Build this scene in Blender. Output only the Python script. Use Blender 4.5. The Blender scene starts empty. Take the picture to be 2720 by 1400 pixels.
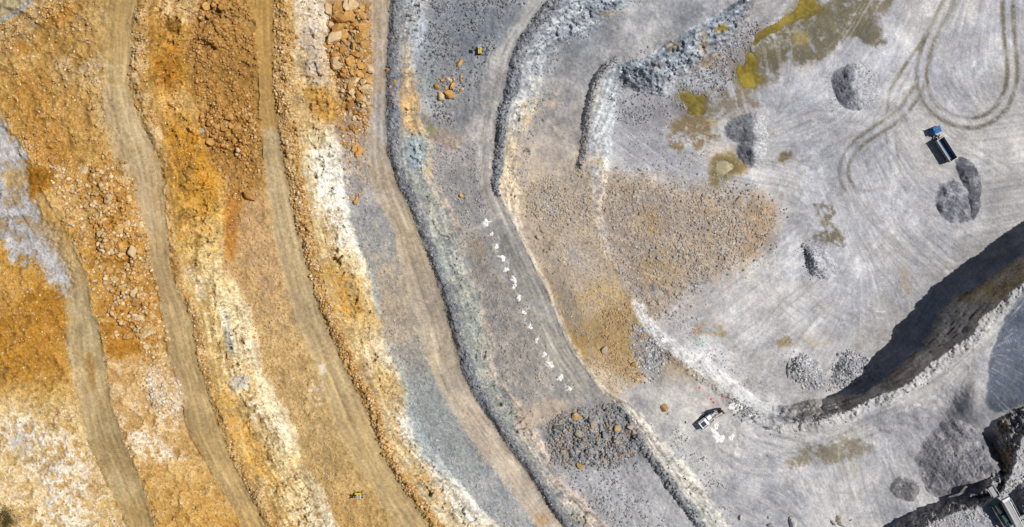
import bpy, math, random
import numpy as np

random.seed(7)
RNG = np.random.default_rng(11)
SC = bpy.context.scene

# ------------------------------------------------------------------ camera, sky, sun, exposure
HC = 330.0            # drone height above the pit floor (z = 0), metres
F = 2970.0            # focal length in photograph pixels (photograph 2720 x 1400)
SUN_EL, SUN_AZ = 57.0, 14.0      # degrees; azimuth from +X (picture right) towards +Y
cam = bpy.data.cameras.new("drone_camera")
cam.sensor_width = 36.0
cam.lens = F / 2720.0 * 36.0
cam.clip_start, cam.clip_end = 1.0, 5000.0
cam_o = bpy.data.objects.new("drone_camera", cam)
cam_o.location = (0, 0, HC)
SC.collection.objects.link(cam_o)
SC.camera = cam_o

w = bpy.data.worlds.new("World")
SC.world = w
w.use_nodes = True
nt = w.node_tree
bg = nt.nodes["Background"]
sky = nt.nodes.new("ShaderNodeTexSky")
sky.sky_type = 'NISHITA'
sky.sun_disc = False
sky.sun_elevation = math.radians(SUN_EL)
sky.sun_rotation = math.radians(90.0 - SUN_AZ)
nt.links.new(sky.outputs[0], bg.inputs[0])
bg.inputs[1].default_value = 0.053

sun = bpy.data.lights.new("sun", 'SUN')
sun.energy = 4.7
sun.angle = math.radians(0.53)
sun.color = (1.0, 0.965, 0.915)
sun_o = bpy.data.objects.new("sun", sun)
sun_o.rotation_euler = (0, math.radians(90.0 - SUN_EL), math.radians(SUN_AZ))
sun_o.location = (120, 40, 250)
SC.collection.objects.link(sun_o)

SC.view_settings.view_transform = 'Standard'
SC.view_settings.look = 'None'
SC.view_settings.exposure = 0.0
SC.view_settings.gamma = 1.0
SC.view_settings.use_curve_mapping = False
SC.cycles.max_bounces = 4

KALB = 1.42           # radiance of a flat sunlit surface of albedo 1

def lin(c):
    c = np.asarray(c, dtype=np.float32) / 255.0
    return np.where(c <= 0.04045, c / 12.92, ((c + 0.055) / 1.055) ** 2.4)

def alb(c):           # colour as it looks lying flat in this sun -> base colour
    return np.clip(lin(c) / KALB, 0.0, 0.86)

# ------------------------------------------------------------------ survey grid of the quarry
def axis(lo, hi, step):
    a = list(np.arange(lo, hi, step))
    s, p, q = 9.0, a[0], a[-1]
    left, right = [], []
    for i in range(70):
        if i > 32: s *= 1.16
        p -= s; q += s
        left.append(p); right.append(q)
    return np.array(left[::-1] + a + right, dtype=np.float32)

UA = axis(-30, 2750, 2.75)
VA = axis(-30, 1430, 2.75)
U, V = np.meshgrid(UA, VA)
NV, NU = U.shape

def to_world(u, v, z):
    k = (HC - z) / F
    return (u - 1360.0) * k, (700.0 - v) * k, z

def sample(arr, u, v):
    u = np.asarray(u, np.float64); v = np.asarray(v, np.float64)
    i = np.clip(np.searchsorted(UA, u) - 1, 0, NU - 2); j = np.clip(np.searchsorted(VA, v) - 1, 0, NV - 2)
    a = np.clip((u - UA[i]) / (UA[i + 1] - UA[i]), 0, 1); b = np.clip((v - VA[j]) / (VA[j + 1] - VA[j]), 0, 1)
    return (arr[j, i] * (1 - a) + arr[j, i + 1] * a) * (1 - b) + (arr[j + 1, i] * (1 - a) + arr[j + 1, i + 1] * a) * b

TAB = [np.random.default_rng(100 + i).random(65536).astype(np.float32) for i in range(12)]
def vn(x, y, seed=0):
    T = TAB[seed % 12]
    x = x + seed * 37.3; y = y + seed * 91.7
    xf = np.floor(x); yf = np.floor(y)
    fx = (x - xf).astype(np.float32); fy = (y - yf).astype(np.float32)
    xi = xf.astype(np.int32); yi = yf.astype(np.int32)
    fx = fx * fx * (3 - 2 * fx); fy = fy * fy * (3 - 2 * fy)
    x0 = xi & 255; x1 = (xi + 1) & 255; y0 = (yi & 255) << 8; y1 = ((yi + 1) & 255) << 8
    a = T[y0 + x0]; b = T[y0 + x1]; c = T[y1 + x0]; d = T[y1 + x1]
    a = a + (b - a) * fx; c = c + (d - c) * fx
    return a + (c - a) * fy

def fbm(x, y, octv=4, seed=0, gain=0.5):
    s = 0.0; amp = 1.0; tot = 0.0
    for i in range(octv):
        s = s + amp * vn(x, y, seed + i * 3)
        tot += amp; amp *= gain
        x = x * 2.03; y = y * 2.03
    return s / tot

def worley(x, y, seed=0):          # distance to the nearest cell centre and that cell's random value
    xi = np.floor(x).astype(np.int32); yi = np.floor(y).astype(np.int32)
    best = np.full(x.shape, 9.0, np.float32); val = np.zeros(x.shape, np.float32)
    A, B, Cc = TAB[seed % 12], TAB[(seed + 1) % 12], TAB[(seed + 2) % 12]
    for dy in (-1, 0, 1):
        for dx in (-1, 0, 1):
            cx = xi + dx; cy = yi + dy
            k = ((cy & 255) << 8) + (cx & 255)
            d = (cx + A[k] - x) ** 2 + (cy + B[k] - y) ** 2
            m = d < best
            best = np.where(m, d, best); val = np.where(m, Cc[k], val)
    return np.sqrt(best), val

def facets(x, y, seed=0):         # planes of random tilt in random cells: broken-rock relief
    xi = np.floor(x).astype(np.int32); yi = np.floor(y).astype(np.int32)
    best = np.full(x.shape, 9.0, np.float32); val = np.zeros(x.shape, np.float32)
    A, B, Cc, D, E = (TAB[(seed + i) % 12] for i in range(5))
    for dy in (-1, 0, 1):
        for dx in (-1, 0, 1):
            cx = xi + dx; cy = yi + dy
            k = ((cy & 255) << 8) + (cx & 255)
            px = cx + A[k] - x; py = cy + B[k] - y
            d = px * px + py * py
            m = d < best
            best = np.where(m, d, best); val = np.where(m, (Cc[k] - 0.5) * 2 * px + (D[k] - 0.5) * 2 * py + (E[k] - 0.5) * 0.6, val)
    return val

def ss(a, b, x):
    t = np.clip((x - a) / (b - a), 0, 1)
    return t * t * (3 - 2 * t)

def curve(pts, wig=0.0, seed=0, wl=60.0):        # points (v, u) -> u for each grid row
    pts = sorted(pts)
    v = np.array([p[0] for p in pts], float); u = np.array([p[1] for p in pts], float)
    s0 = np.clip((u[1] - u[0]) / (v[1] - v[0]), -1, 1); s1 = np.clip((u[-1] - u[-2]) / (v[-1] - v[-2]), -1, 1)
    v = np.concatenate([[v[0] - 4000, v[0] - 300], v, [v[-1] + 300, v[-1] + 4000]])
    u = np.concatenate([[u[0] - s0 * 400, u[0] - s0 * 300], u, [u[-1] + s1 * 300, u[-1] + s1 * 400]])
    fine = np.arange(-5000, 6500, 2.0)
    f = np.interp(fine, v, u)
    k = np.exp(-0.5 * (np.arange(-20, 21) / 6.0) ** 2); k /= k.sum()
    f = np.convolve(np.pad(f, 20, mode='edge'), k, 'valid')
    r = np.interp(VA, fine, f).astype(np.float32)
    if wig:
        r = r + wig * 2 * (fbm(VA / wl, VA * 0 + seed * 7.1, 4, seed, 0.55) - 0.5)
    return r[:, None]

def key(rows):                                    # {v: colour} -> colour per row
    vs = sorted(rows)
    c = np.array([rows[x] for x in vs], float)
    return np.stack([np.interp(VA, vs, c[:, i]) for i in range(3)], -1).astype(np.float32)[:, None, :]

def keyf(rows):
    vs = sorted(rows)
    return np.interp(VA, vs, [rows[x] for x in vs]).astype(np.float32)[:, None]

def chaikin(p, n=2, closed=True):
    p = np.array(p, float)
    for _ in range(n):
        q = np.roll(p, -1, 0) if closed else p[1:]
        b = p if closed else p[:-1]
        m = np.stack([0.75 * b + 0.25 * q, 0.25 * b + 0.75 * q], 1).reshape(-1, 2)
        p = m if closed else np.concatenate([p[:1], m, p[-1:]])
    return p

def window(p, pad):
    i0, i1 = np.searchsorted(UA, [p[:, 0].min() - pad, p[:, 0].max() + pad])
    j0, j1 = np.searchsorted(VA, [p[:, 1].min() - pad, p[:, 1].max() + pad])
    return slice(max(j0 - 1, 0), min(j1 + 1, NV)), slice(max(i0 - 1, 0), min(i1 + 1, NU))

def segdist(x, y, p, closed):
    d = np.full(x.shape, 1e12, np.float32); along = np.zeros(x.shape, np.float32)
    n = len(p); acc = 0.0
    for i in range(n if closed else n - 1):
        a, b = p[i], p[(i + 1) % n]
        e = b - a; L2 = max(float(e @ e), 1e-6); L = L2 ** 0.5
        t = np.clip(((x - a[0]) * e[0] + (y - a[1]) * e[1]) / L2, 0, 1)
        q = (x - a[0] - t * e[0]) ** 2 + (y - a[1] - t * e[1]) ** 2
        m = q < d
        d = np.where(m, q, d); along = np.where(m, acc + t * L, along)
        acc += L
    return np.sqrt(d), along

def inside(x, y, p):
    r = np.zeros(x.shape, bool); n = len(p)
    for i in range(n):
        x0, y0 = p[i]; x1, y1 = p[(i + 1) % n]
        if y0 == y1: continue
        c = ((y0 > y) != (y1 > y)) & (x < (x1 - x0) * (y - y0) / (y1 - y0) + x0)
        r ^= c
    return r

WX = (fbm(U / 46, V / 46, 5, 1, 0.6) - 0.5) * 2      # shared edge-roughening fields
WY = (fbm(U / 46, V / 46, 5, 5, 0.6) - 0.5) * 2
WF = (fbm(U / 9, V / 9, 3, 8, 0.6) - 0.5) * 2

def sdf(pts, warp=0.0, fine=0.0, pad=60, smooth=2, full=False):
    p = chaikin(pts, smooth)
    sl = (slice(0, NV), slice(0, NU)) if full else window(p, pad + warp * 2)
    x = U[sl] + WX[sl] * warp; y = V[sl] + WY[sl] * warp
    d, _ = segdist(x, y, p, True)
    d = np.where(inside(x, y, p), -d, d) + WF[sl] * fine
    return sl, d

def mask(pts, feather=10, warp=18, fine=6, pad=None):
    sl, d = sdf(pts, warp, fine, pad or feather * 2 + 20)
    return sl, ss(feather, -feather, d)

def linemask(pts, width, feather=3, warp=0.0, fine=0.0):
    p = chaikin(pts, 2, False)
    sl = window(p, width + feather + warp * 2 + 10)
    x = U[sl] + WX[sl] * warp; y = V[sl] + WY[sl] * warp
    d, s = segdist(x, y, p, False)
    return sl, ss(width + feather, max(width - feather, 0), d + WF[sl] * fine), d, s

# ------------------------------------------------------------------ bench lines read off the survey (v, u)
def flip(l): return [(b, a) for a, b in l]
R1L = flip([(60, 560), (120, 650), (165, 740), (182, 858), (185, 953), (206, 1038), (227, 1122), (253, 1202), (290, 1281), (317, 1334), (343, 1400)])
R1R = flip([(120, 520), (190, 640), (232, 747), (243, 816), (264, 879), (275, 927), (288, 1017), (304, 1091), (327, 1159), (354, 1228), (380, 1297), (412, 1400)])
R2L = flip([(285, 0), (280, 140), (292, 260), (322, 380), (346, 475), (378, 607), (391, 700), (417, 769), (433, 874), (449, 964), (475, 1017), (491, 1122), (528, 1202), (581, 1281), (640, 1400)])
R2R = flip([(364, 0), (348, 69), (346, 137), (340, 211), (359, 275), (378, 338), (412, 391), (428, 449), (436, 528), (443, 607), (449, 700), (470, 769), (507, 837), (515, 895), (528, 964), (549, 1043), (581, 1122), (607, 1202), (644, 1275), (705, 1400)])
C2 = flip([(400, 0), (392, 69), (395, 137), (392, 211), (412, 275), (425, 338), (440, 391), (444, 449), (455, 528), (462, 607), (474, 700), (500, 769), (532, 837), (545, 895), (556, 964), (580, 1043), (612, 1122), (640, 1202), (680, 1275), (745, 1400)])
T2 = flip([(517, 0), (496, 158), (507, 264), (528, 343), (581, 449), (600, 520), (602, 600), (598, 670), (590, 720), (625, 758), (660, 816), (678, 900), (690, 985), (727, 1038), (764, 1091), (788, 1154), (800, 1228), (854, 1280), (880, 1344), (899, 1400)])
R3L = flip([(676, 0), (681, 106), (690, 317), (697, 420), (706, 475), (722, 634), (743, 700), (764, 779), (786, 858), (812, 911), (854, 1017), (902, 1149), (944, 1228), (997, 1307), (1050, 1400)])
R3R = flip([(730, 0), (727, 158), (725, 222), (738, 317), (749, 396), (764, 475), (780, 554), (796, 634), (815, 700), (828, 753), (854, 832), (885, 895), (907, 953), (933, 1006), (965, 1070), (997, 1149), (1028, 1228), (1071, 1297), (1145, 1400)])
C3 = flip([(778, 0), (778, 158), (782, 222), (790, 317), (800, 396), (808, 475), (825, 554), (838, 634), (852, 700), (866, 753), (890, 832), (920, 895), (940, 953), (972, 1010), (1005, 1070), (1023, 1149), (1060, 1228), (1102, 1297), (1187, 1400)])
T3 = flip([(865, 0), (870, 79), (875, 158), (891, 232), (908, 290), (890, 338), (902, 380), (912, 449), (923, 502), (928, 581), (942, 634), (968, 700), (992, 753), (1005, 816), (1013, 874), (1023, 922), (1060, 975), (1087, 1027), (1092, 1091), (1108, 1149), (1129, 1191), (1182, 1239), (1229, 1297), (1277, 1355), (1324, 1400)])
R4L = flip([(986, 0), (985, 264), (970, 396), (978, 475), (1007, 528), (1039, 607), (1063, 700), (1092, 806), (1118, 885), (1139, 964), (1166, 1038), (1208, 1112), (1261, 1186), (1314, 1249), (1360, 1310), (1425, 1400)])
R4R = flip([(1036, 0), (1028, 132), (1026, 238), (1026, 317), (1028, 396), (1044, 459), (1071, 517), (1092, 570), (1118, 634), (1145, 700), (1166, 769), (1187, 832), (1208, 911), (1224, 980), (1250, 1038), (1287, 1096), (1324, 1149), (1360, 1202), (1413, 1270), (1455, 1344), (1497, 1400)])
C4 = flip([(1066, 0), (1056, 132), (1062, 238), (1062, 338), (1064, 422), (1081, 475), (1112, 528), (1129, 581), (1147, 634), (1174, 700), (1199, 769), (1221, 832), (1238, 911), (1261, 980), (1287, 1038), (1324, 1096), (1360, 1149), (1392, 1207), (1439, 1270), (1481, 1344), (1529, 1400)])
T4 = flip([(1150, 0), (1132, 60), (1118, 95), (1102, 158), (1108, 222), (1113, 290), (1129, 343), (1152, 380), (1150, 433), (1155, 491), (1187, 539), (1208, 597), (1234, 665), (1242, 711), (1266, 763), (1287, 832), (1306, 901), (1316, 964), (1338, 1027), (1365, 1065), (1407, 1110), (1439, 1175), (1466, 1249), (1513, 1302), (1571, 1355), (1619, 1400)])
R5L = flip([(1400, 0), (1360, 70), (1314, 143), (1292, 222), (1277, 317), (1261, 396), (1266, 475), (1287, 528), (1310, 580), (1345, 680), (1385, 780), (1420, 870), (1465, 960), (1520, 1045), (1580, 1120), (1640, 1200), (1690, 1290), (1760, 1400)])
R5R = flip([(1450, 0), (1408, 58), (1376, 106), (1355, 160), (1338, 253), (1321, 296), (1317, 370), (1308, 449), (1308, 507), (1329, 530), (1360, 592), (1392, 650), (1423, 716), (1455, 779), (1487, 864), (1518, 932), (1555, 980), (1592, 1038), (1648, 1082), (1685, 1170), (1722, 1225), (1765, 1290), (1810, 1350), (1850, 1400)])
C5 = flip([(1500, 0), (1455, 52), (1418, 100), (1394, 148), (1381, 222), (1366, 264), (1350, 296), (1342, 370), (1334, 449), (1326, 507), (1340, 540), (1365, 592), (1396, 650), (1426, 716), (1458, 779), (1490, 864), (1521, 932), (1558, 980), (1596, 1038), (1660, 1082), (1702, 1159), (1744, 1217), (1785, 1270), (1828, 1328), (1879, 1400)])
T5 = flip([(1680, 0), (1640, 35), (1592, 66), (1540, 92), (1470, 125), (1444, 160), (1437, 211), (1418, 296), (1396, 338), (1380, 370), (1372, 449), (1384, 517), (1376, 570), (1394, 625), (1418, 690), (1436, 716), (1468, 790), (1500, 868), (1536, 936), (1573, 990), (1612, 1040), (1700, 1091), (1742, 1149), (1775, 1191), (1818, 1233), (1860, 1291), (1898, 1344), (1935, 1400)])

def cu(pts, wig, seed, wl=60): return curve(pts, wig, seed, wl)
r1l, r1r = cu(R1L, 6, 1, 90), cu(R1R, 6, 2, 40)
r2l, r2r, c2, t2 = cu(R2L, 7, 3), cu(R2R, 3, 4, 30), cu(C2, 6, 5, 30), cu(T2, 20, 6, 46)
r3l, r3r, c3, t3 = cu(R3L, 11, 7, 80), cu(R3R, 4, 8, 30), cu(C3, 7, 9, 30), cu(T3, 17, 10, 40)
r4l, r4r, c4, t4 = cu(R4L, 11, 11, 80), cu(R4R, 4, 12, 30), cu(C4, 6, 13, 30), cu(T4, 15, 14, 40)
r5l, r5r, c5, t5 = cu(R5L, 6, 15), cu(R5R, 3, 16, 30), cu(C5, 4, 17, 26), cu(T5, 11, 18, 30)
c5 = np.maximum(c5, r5r + 2); t5 = np.maximum(t5, c5 + 9)
c1 = r1r + 14; t1 = r2l - 6
t0 = r1l - 8; c0 = t0 - 330

def step(c, t): return np.clip((U - c) / np.maximum(t - c, 4.0), 0, 1)
S0, S1, S2, S3, S4, S5 = step(c0, t0), step(c1, t1), step(c2, t2), step(c3, t3), step(c4, t4), step(c5, t5)
def prof(s): return s + 0.06 * np.sin(2 * np.pi * s)

Z6 = 11.0
H5 = keyf({-400: 12, 0: 12, 300: 11, 430: 10, 560: 6.5, 700: 5, 1000: 5, 1080: 9, 1200: 11, 1400: 11})
H1 = keyf({-100: 0.5, 330: 1.5, 500: 5, 700: 8, 1400: 8})
H0 = keyf({0: 3, 500: 4, 800: 10, 1400: 12})
bench_z = 22.0 - H5 * prof(S5) + 11 * (1 - prof(S4)) + 11 * (1 - prof(S3)) + 11 * (1 - prof(S2)) + H1 * (1 - prof(S1)) + H0 * (1 - prof(S0))
# muck thrown against the fifth face makes its bench slope down from it
Zb = bench_z - (11 - H5) * ss(0, 230, U - t5)

# ---- the ramp, the yard and the crusher block in the lower right corner
RAMP = np.array([(1980, 1160), (2120, 1140), (2260, 1088), (2400, 1030), (2510, 965), (2590, 880), (2650, 810), (2740, 740), (2960, 580), (3300, 360)], float)
RAMPZ = np.array([11, 12, 14.5, 17.5, 20.5, 23, 24.5, 26, 29, 31.0])
rp = chaikin(RAMP, 2, False)
ramp_d, ramp_s = segdist(U, V, rp, False)
cumr = np.concatenate([[0], np.cumsum(np.hypot(*np.diff(RAMP, axis=0).T))])
ramp_z = np.interp(ramp_s, cumr * 0.99, RAMPZ).astype(np.float32)
below = (V - np.interp(U[0], RAMP[:, 0], RAMP[:, 1])[None, :]) > 0
yard_z = 11.0 + 11.0 * ss(2480, 2600, U) * ss(1190, 1040, V)
wr = np.where(below, ss(125, 42, ramp_d + WX * 16), 1.0)
right_z = yard_z * (1 - wr) + ramp_z * wr
wl = ss(1930, 2060, U + 0.25 * (V - 1100)) * ss(250, 560, V + (U - 2300) * 0.35)
Zb = Zb * (1 - wl) + right_z * wl

BLOCK_C = [(3600, 900), (2900, 1060), (2790, 1090), (2735, 1130), (2702, 1195), (2694, 1255), (2668, 1296), (2636, 1330), (2600, 1352), (2547, 1362), (2478, 1384), (2430, 1420), (2390, 1500), (2330, 1800), (3600, 2200)]
BLOCK_T = [(3600, 840), (2880, 1000), (2740, 1056), (2676, 1092), (2634, 1132), (2626, 1186), (2640, 1228), (2634, 1268), (2606, 1296), (2560, 1312), (2478, 1338), (2405, 1370), (2350, 1420), (2310, 1500), (2240, 1800), (3600, 2300)]
sl, dC = sdf(BLOCK_C, 10, 5, 160)
dT = segdist(U[sl] + WX[sl] * 10, V[sl] + WY[sl] * 10, chaikin(BLOCK_T), True)[0]
tb = np.where(dC < 0, 1.0, np.where(inside(U[sl] + WX[sl] * 10, V[sl] + WY[sl] * 10, chaikin(BLOCK_T)), dT / (dT + np.abs(dC) + 1e-3), 0.0)).astype(np.float32)
BLK = np.zeros_like(U); BLK[sl] = tb
Zb = Zb * (1 - BLK) + (21.5 + 4.0 * ss(1250, 1080, V)) * BLK

# ---- the pit: crest and toe rings
PIT_C = [(9000, -20000), (2200, -700), (2020, -60), (1975, 0), (1925, 22), (1850, 66), (1780, 112), (1700, 160), (1640, 168), (1604, 205), (1583, 260), (1570, 343), (1566, 401), (1572, 460), (1578, 540), (1586, 620), (1614, 690), (1650, 770), (1690, 842), (1740, 905), (1809, 960), (1861, 998), (1914, 1034), (1967, 1068), (2020, 1106), (2090, 1122), (2150, 1122), (2200, 1108), (2251, 1092), (2293, 1066), (2367, 1040), (2441, 998), (2489, 945), (2547, 916), (2585, 888), (2600, 846), (2634, 823), (2668, 790), (2720, 742), (2860, 640), (3050, 520), (3500, 260), (20000, -9000), (20000, -20000)]
PIT_T = [(9200, -20000), (2260, -700), (2060, -60), (2000, 0), (1984, 79), (1940, 132), (1877, 172), (1809, 226), (1761, 262), (1700, 250), (1656, 232), (1640, 262), (1634, 300), (1625, 359), (1620, 422), (1604, 502), (1594, 581), (1592, 630), (1626, 697), (1662, 768), (1708, 816), (1732, 853), (1770, 888), (1822, 924), (1880, 968), (1942, 1014), (1992, 1052), (2045, 1084), (2100, 1078), (2188, 1052), (2293, 1046), (2336, 1013), (2410, 955), (2462, 897), (2478, 842), (2515, 803), (2573, 771), (2637, 728), (2720, 668), (2850, 570), (3050, 440), (3500, 150), (20000, -9300), (20000, -20000)]
pc, pt = chaikin(PIT_C), chaikin(PIT_T)
i0, i1 = np.searchsorted(UA, [1500, 19000]); j0, j1 = np.searchsorted(VA, [-19000, 1200])
psl = (slice(j0, j1), slice(i0, i1))
xx = U[psl] + WX[psl] * 9 + WF[psl] * 3; yy = V[psl] + WY[psl] * 9
dC = segdist(xx, yy, pc, True)[0]; dT = segdist(xx, yy, pt, True)[0]
inC = inside(xx, yy, pc); inT = inside(xx, yy, pt)
tp = np.where(inT, 1.0, np.where(inC, dC / (dC + dT + 1e-3), 0.0)).astype(np.float32)
PT = np.zeros_like(U); PT[psl] = tp
floor_z = 0.35 * (fbm(U / 260, V / 260, 2, 4) - 0.5)
Z = Zb * (1 - PT) + floor_z * PT
# muck on the pit floor against its left wall
sl, d = sdf([(1440, 440), (1700, 455), (1850, 490), (1990, 505), (2060, 560), (2045, 630), (1985, 690), (1900, 735), (1820, 790), (1745, 850), (1640, 900), (1500, 760), (1440, 600)], 30, 10, 120)
mb = ss(16, -80, d) * (0.35 + 0.65 * ss(1980, 1620, U[sl]))
MUCKB = np.zeros_like(U); MUCKB[sl] = mb
Z = Z + 4.5 * MUCKB * PT

# ---- zones
DB = [(t0, 'wall')]
ZONES = ['rock_face', 'haul_road', 'rock_face', 'haul_road', 'berm', 'rock_face', 'bench', 'haul_road', 'berm', 'rock_face', 'bench', 'haul_road', 'berm', 'rock_face', 'bench', 'haul_road', 'berm', 'rock_face', 'bench',
         'pit_face', 'quarry_floor', 'haul_road', 'bench', 'rock_face', 'bench']
edges = [t0, r1r, t1, r2r, c2, t2, r3l, r3r, c3, t3, r4l, r4r, c4, t4, r5l, r5r, c5, t5]
ZID = np.zeros(U.shape, np.int32)
for e in edges: ZID += (U > e)
# zone 1 and 3 are roads with their own left edges; zone 0 the left wall, 2 the slope between them
ZID[(ZID == 3) & (U < r2l)] = 2
ZID[(ZID == 18) & (wl > 0.5)] = 22
ZID[(ZID >= 17) & (ramp_d < 58) & (wl > 0.5)] = 21
ZID[(BLK > 0.03)] = 23
ZID[(BLK > 0.97)] = 24
ZID[(PT > 0.0)] = 19
ZID[(PT >= 0.995)] = 20
top_left = (V < 440) & (U < r2l)
ROAD = ss(0, 14, U - r1l) * ss(0, 8, r1r - U) * ss(640, 820, V + WY * 30)
ROAD = np.maximum(ROAD, ss(-14 - 50 * ss(520, 380, V), 26, U - r2l) * ss(0, 6, r2r - U))
ROAD = np.maximum(ROAD, ss(-6, 14, U - r3l) * ss(0, 6, r3r - U))
ROAD = np.maximum(ROAD, ss(-6, 16, U - r4l) * ss(0, 6, r4r - U))
ROAD5 = ss(-8, 20, U - r5l) * ss(0, 6, r5r - U) * ss(1080, 1000, V + WX * 20)
ROAD = np.maximum(ROAD, ROAD5)
RAMPM = ss(62, 40, ramp_d + WX * 8) * (wl > 0.3) * (1 - np.clip(PT * 20, 0, 1)) * (1 - np.clip(BLK * 9, 0, 1))
FACE = np.zeros_like(U)
for s in (S2, S3, S4, S5): FACE = np.maximum(FACE, ((s > 0) & (s < 1)).astype(np.float32))
FACE = FACE * (1 - wl) * (PT <= 0)
PFACE = ((PT > 0) & (PT < 0.995)).astype(np.float32)
BFACE = ((BLK > 0.03) & (BLK < 0.97)).astype(np.float32)

def bermprof(a, b):
    s = np.clip((U - a) / np.maximum(b - a, 3.0), 0, 1)
    return np.where((s > 0) & (s < 1), np.minimum(s / 0.32, 1) * np.minimum((1 - s) / 0.45, 1), 0.0)
lump = np.clip(0.05 + 1.0 * fbm(U / 20, V / 20, 4, 3, 0.6) + 1.5 * (fbm(U / 60, V / 75, 3, 6, 0.6) - 0.35), 0.15, 2.0)
BERM = bermprof(r2r, c2 + 6) * keyf({0: 1.5, 330: 1.6, 400: 0.5, 700: 0.5, 840: 0.8, 1400: 1.1}) + bermprof(r3r, c3 + 8) * 1.3
BERM += bermprof(r4r, c4 + 8) * 1.5 + bermprof(r5r, c5 + 6) * keyf({0: 1.6, 480: 1.6, 530: 0.2, 1040: 0.2, 1100: 0.5, 1180: 1.4, 1400: 1.5})
Z = Z + BERM * lump * (1 - wl)
# road-side bank on the low side of each road (roads are cut a little into their benches)
for L, R_ in ((r3l, r3r), (r4l, r4r), (r1l, r1r)): Z = Z - 0.22 * ss(0, 8, U - L) * ss(0, 8, R_ - U)
# small berm along the pit rim
slr, m6, d6, s6 = linemask([(1640, 160), (1606, 178), (1582, 215), (1566, 275), (1557, 343), (1556, 402), (1540, 445)], 9, 5, 3, 3)
Z[slr] += 1.5 * m6 * lump[slr] * (PT[slr] < 0.3); BERM6 = np.zeros_like(U); BERM6[slr] = m6
slr, m7, d7, s7 = linemask([(1700, 868), (1760, 930), (1809, 966), (1861, 1003), (1914, 1040), (1960, 1072), (2010, 1118), (2080, 1140)], 9, 7, 4, 4)
Z[slr] += 0.4 * m7 * lump[slr]; BERM7 = np.zeros_like(U); BERM7[slr] = m7
slr, m8, d8, s8 = linemask([(2070, 1126), (2150, 1126), (2200, 1114), (2260, 1096), (2300, 1070), (2372, 1046), (2450, 1004), (2500, 950), (2556, 922), (2598, 892), (2612, 852), (2646, 830), (2680, 796), (2735, 746), (2860, 650)], 20, 12, 6, 5)
Z[slr] += 0.8 * m8 * lump[slr]; BERM8 = np.zeros_like(U); BERM8[slr] = m8

# ------------------------------------------------------------------ flow of tyre marks and rock layering
def slope_of(c): return np.gradient(c[:, 0], VA)[:, None]
lines = [t0, r1r, r2l, r2r, t2, r3l, r3r, t3, r4l, r4r, t4, r5l, r5r, t5]
LU = np.concatenate(lines, 1); LS = np.concatenate([slope_of(c) for c in lines], 1)
fx = np.empty_like(U)
for j in range(NV): fx[j] = np.interp(UA, LU[j], LS[j])
fy = np.ones_like(U)
HAND = [(1700, 330, 35), (1750, 420, 40), (1800, 600, 20), (1900, 400, 10), (2000, 250, 80), (2080, 470, 15), (2150, 330, -25), (2300, 260, -50), (2400, 150, -60), (2480, 40, -62), (2560, 60, -80), (2700, 150, 85),
        (2560, 250, 60), (2620, 330, -20), (2480, 330, 45), (2360, 440, 70), (2250, 480, 80), (2300, 560, 60), (2400, 640, 40), (2480, 500, 35), (2650, 420, 0), (2680, 540, -15), (2050, 700, -50), (2100, 780, -20),
        (2220, 760, -45), (2300, 800, 70), (2000, 850, -35), (2150, 900, -60), (1850, 1000, 42), (1780, 1030, 45), (1950, 1130, 25), (1900, 1180, 30), (2000, 1250, 10), (2100, 1180, 10), (2150, 1250, 80), (2250, 1120, -20),
        (2350, 1080, -28), (2400, 1170, 50), (2450, 1000, -32), (2550, 930, -48), (2620, 850, -52), (2560, 1080, 60), (2300, 1250, 85), (2200, 1350, 60), (2000, 1360, 30), (2640, 960, 30)]
ax = np.zeros_like(U); ay = np.zeros_like(U); aw = np.full_like(U, 1e-6)
for hu, hv, ang in HAND:
    a2 = math.radians(ang) * 2
    wgt = np.exp(-((U - hu) ** 2 + (V - hv) ** 2) / (2 * 75.0 ** 2))
    ax += wgt * math.cos(a2); ay += wgt * math.sin(a2); aw += wgt
th = 0.5 * np.arctan2(ay / aw, ax / aw + 1e-9)
hw = np.maximum(ss(0.9, 1.0, PT), wl) * ss(0.002, 0.05, aw)
nrm = np.sqrt(fx * fx + 1)
bx, by = fx / nrm, 1 / nrm
hx, hy = np.cos(th), np.sin(th)
sg = np.where(hx * bx + hy * by < 0, -1, 1)
DX = bx * (1 - hw) + hx * sg * hw; DY = by * (1 - hw) + hy * sg * hw
nrm = np.sqrt(DX * DX + DY * DY) + 1e-6; DX /= nrm; DY /= nrm
DX = DX.astype(np.float32); DY = DY.astype(np.float32)

def streak(length, cell, seed, n=13):
    a = np.zeros_like(U)
    for i in range(n):
        k = (i / (n - 1) - 0.5) * length
        x = U + DX * k; y = V + DY * k
        a += vn(x / cell, y / cell, seed)
    a /= n
    return (a - a.mean()) / a.std()
ST1 = streak(110, 4.0, 2, 19)          # long fine wheel marks
ST2 = streak(240, 10.0, 5, 19)         # broad bands
ST3 = streak(34, 4.2, 9, 9)            # short streaks in rock
N1 = fbm(U / 150, V / 150, 5, 2, 0.55)
N2 = fbm(U / 60, V / 60, 5, 6, 0.6)
N3 = fbm(U / 22, V / 22, 4, 9, 0.6)
N4 = fbm(U / 7.5, V / 7.5, 3, 4, 0.6)
N5 = vn(U / 3.1, V / 3.1, 7)
NRAND = RNG.random(U.shape).astype(np.float32)
NM = 0.46 * N3 + 0.34 * N4 + 0.20 * (0.5 + 0.17 * ST3)

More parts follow.
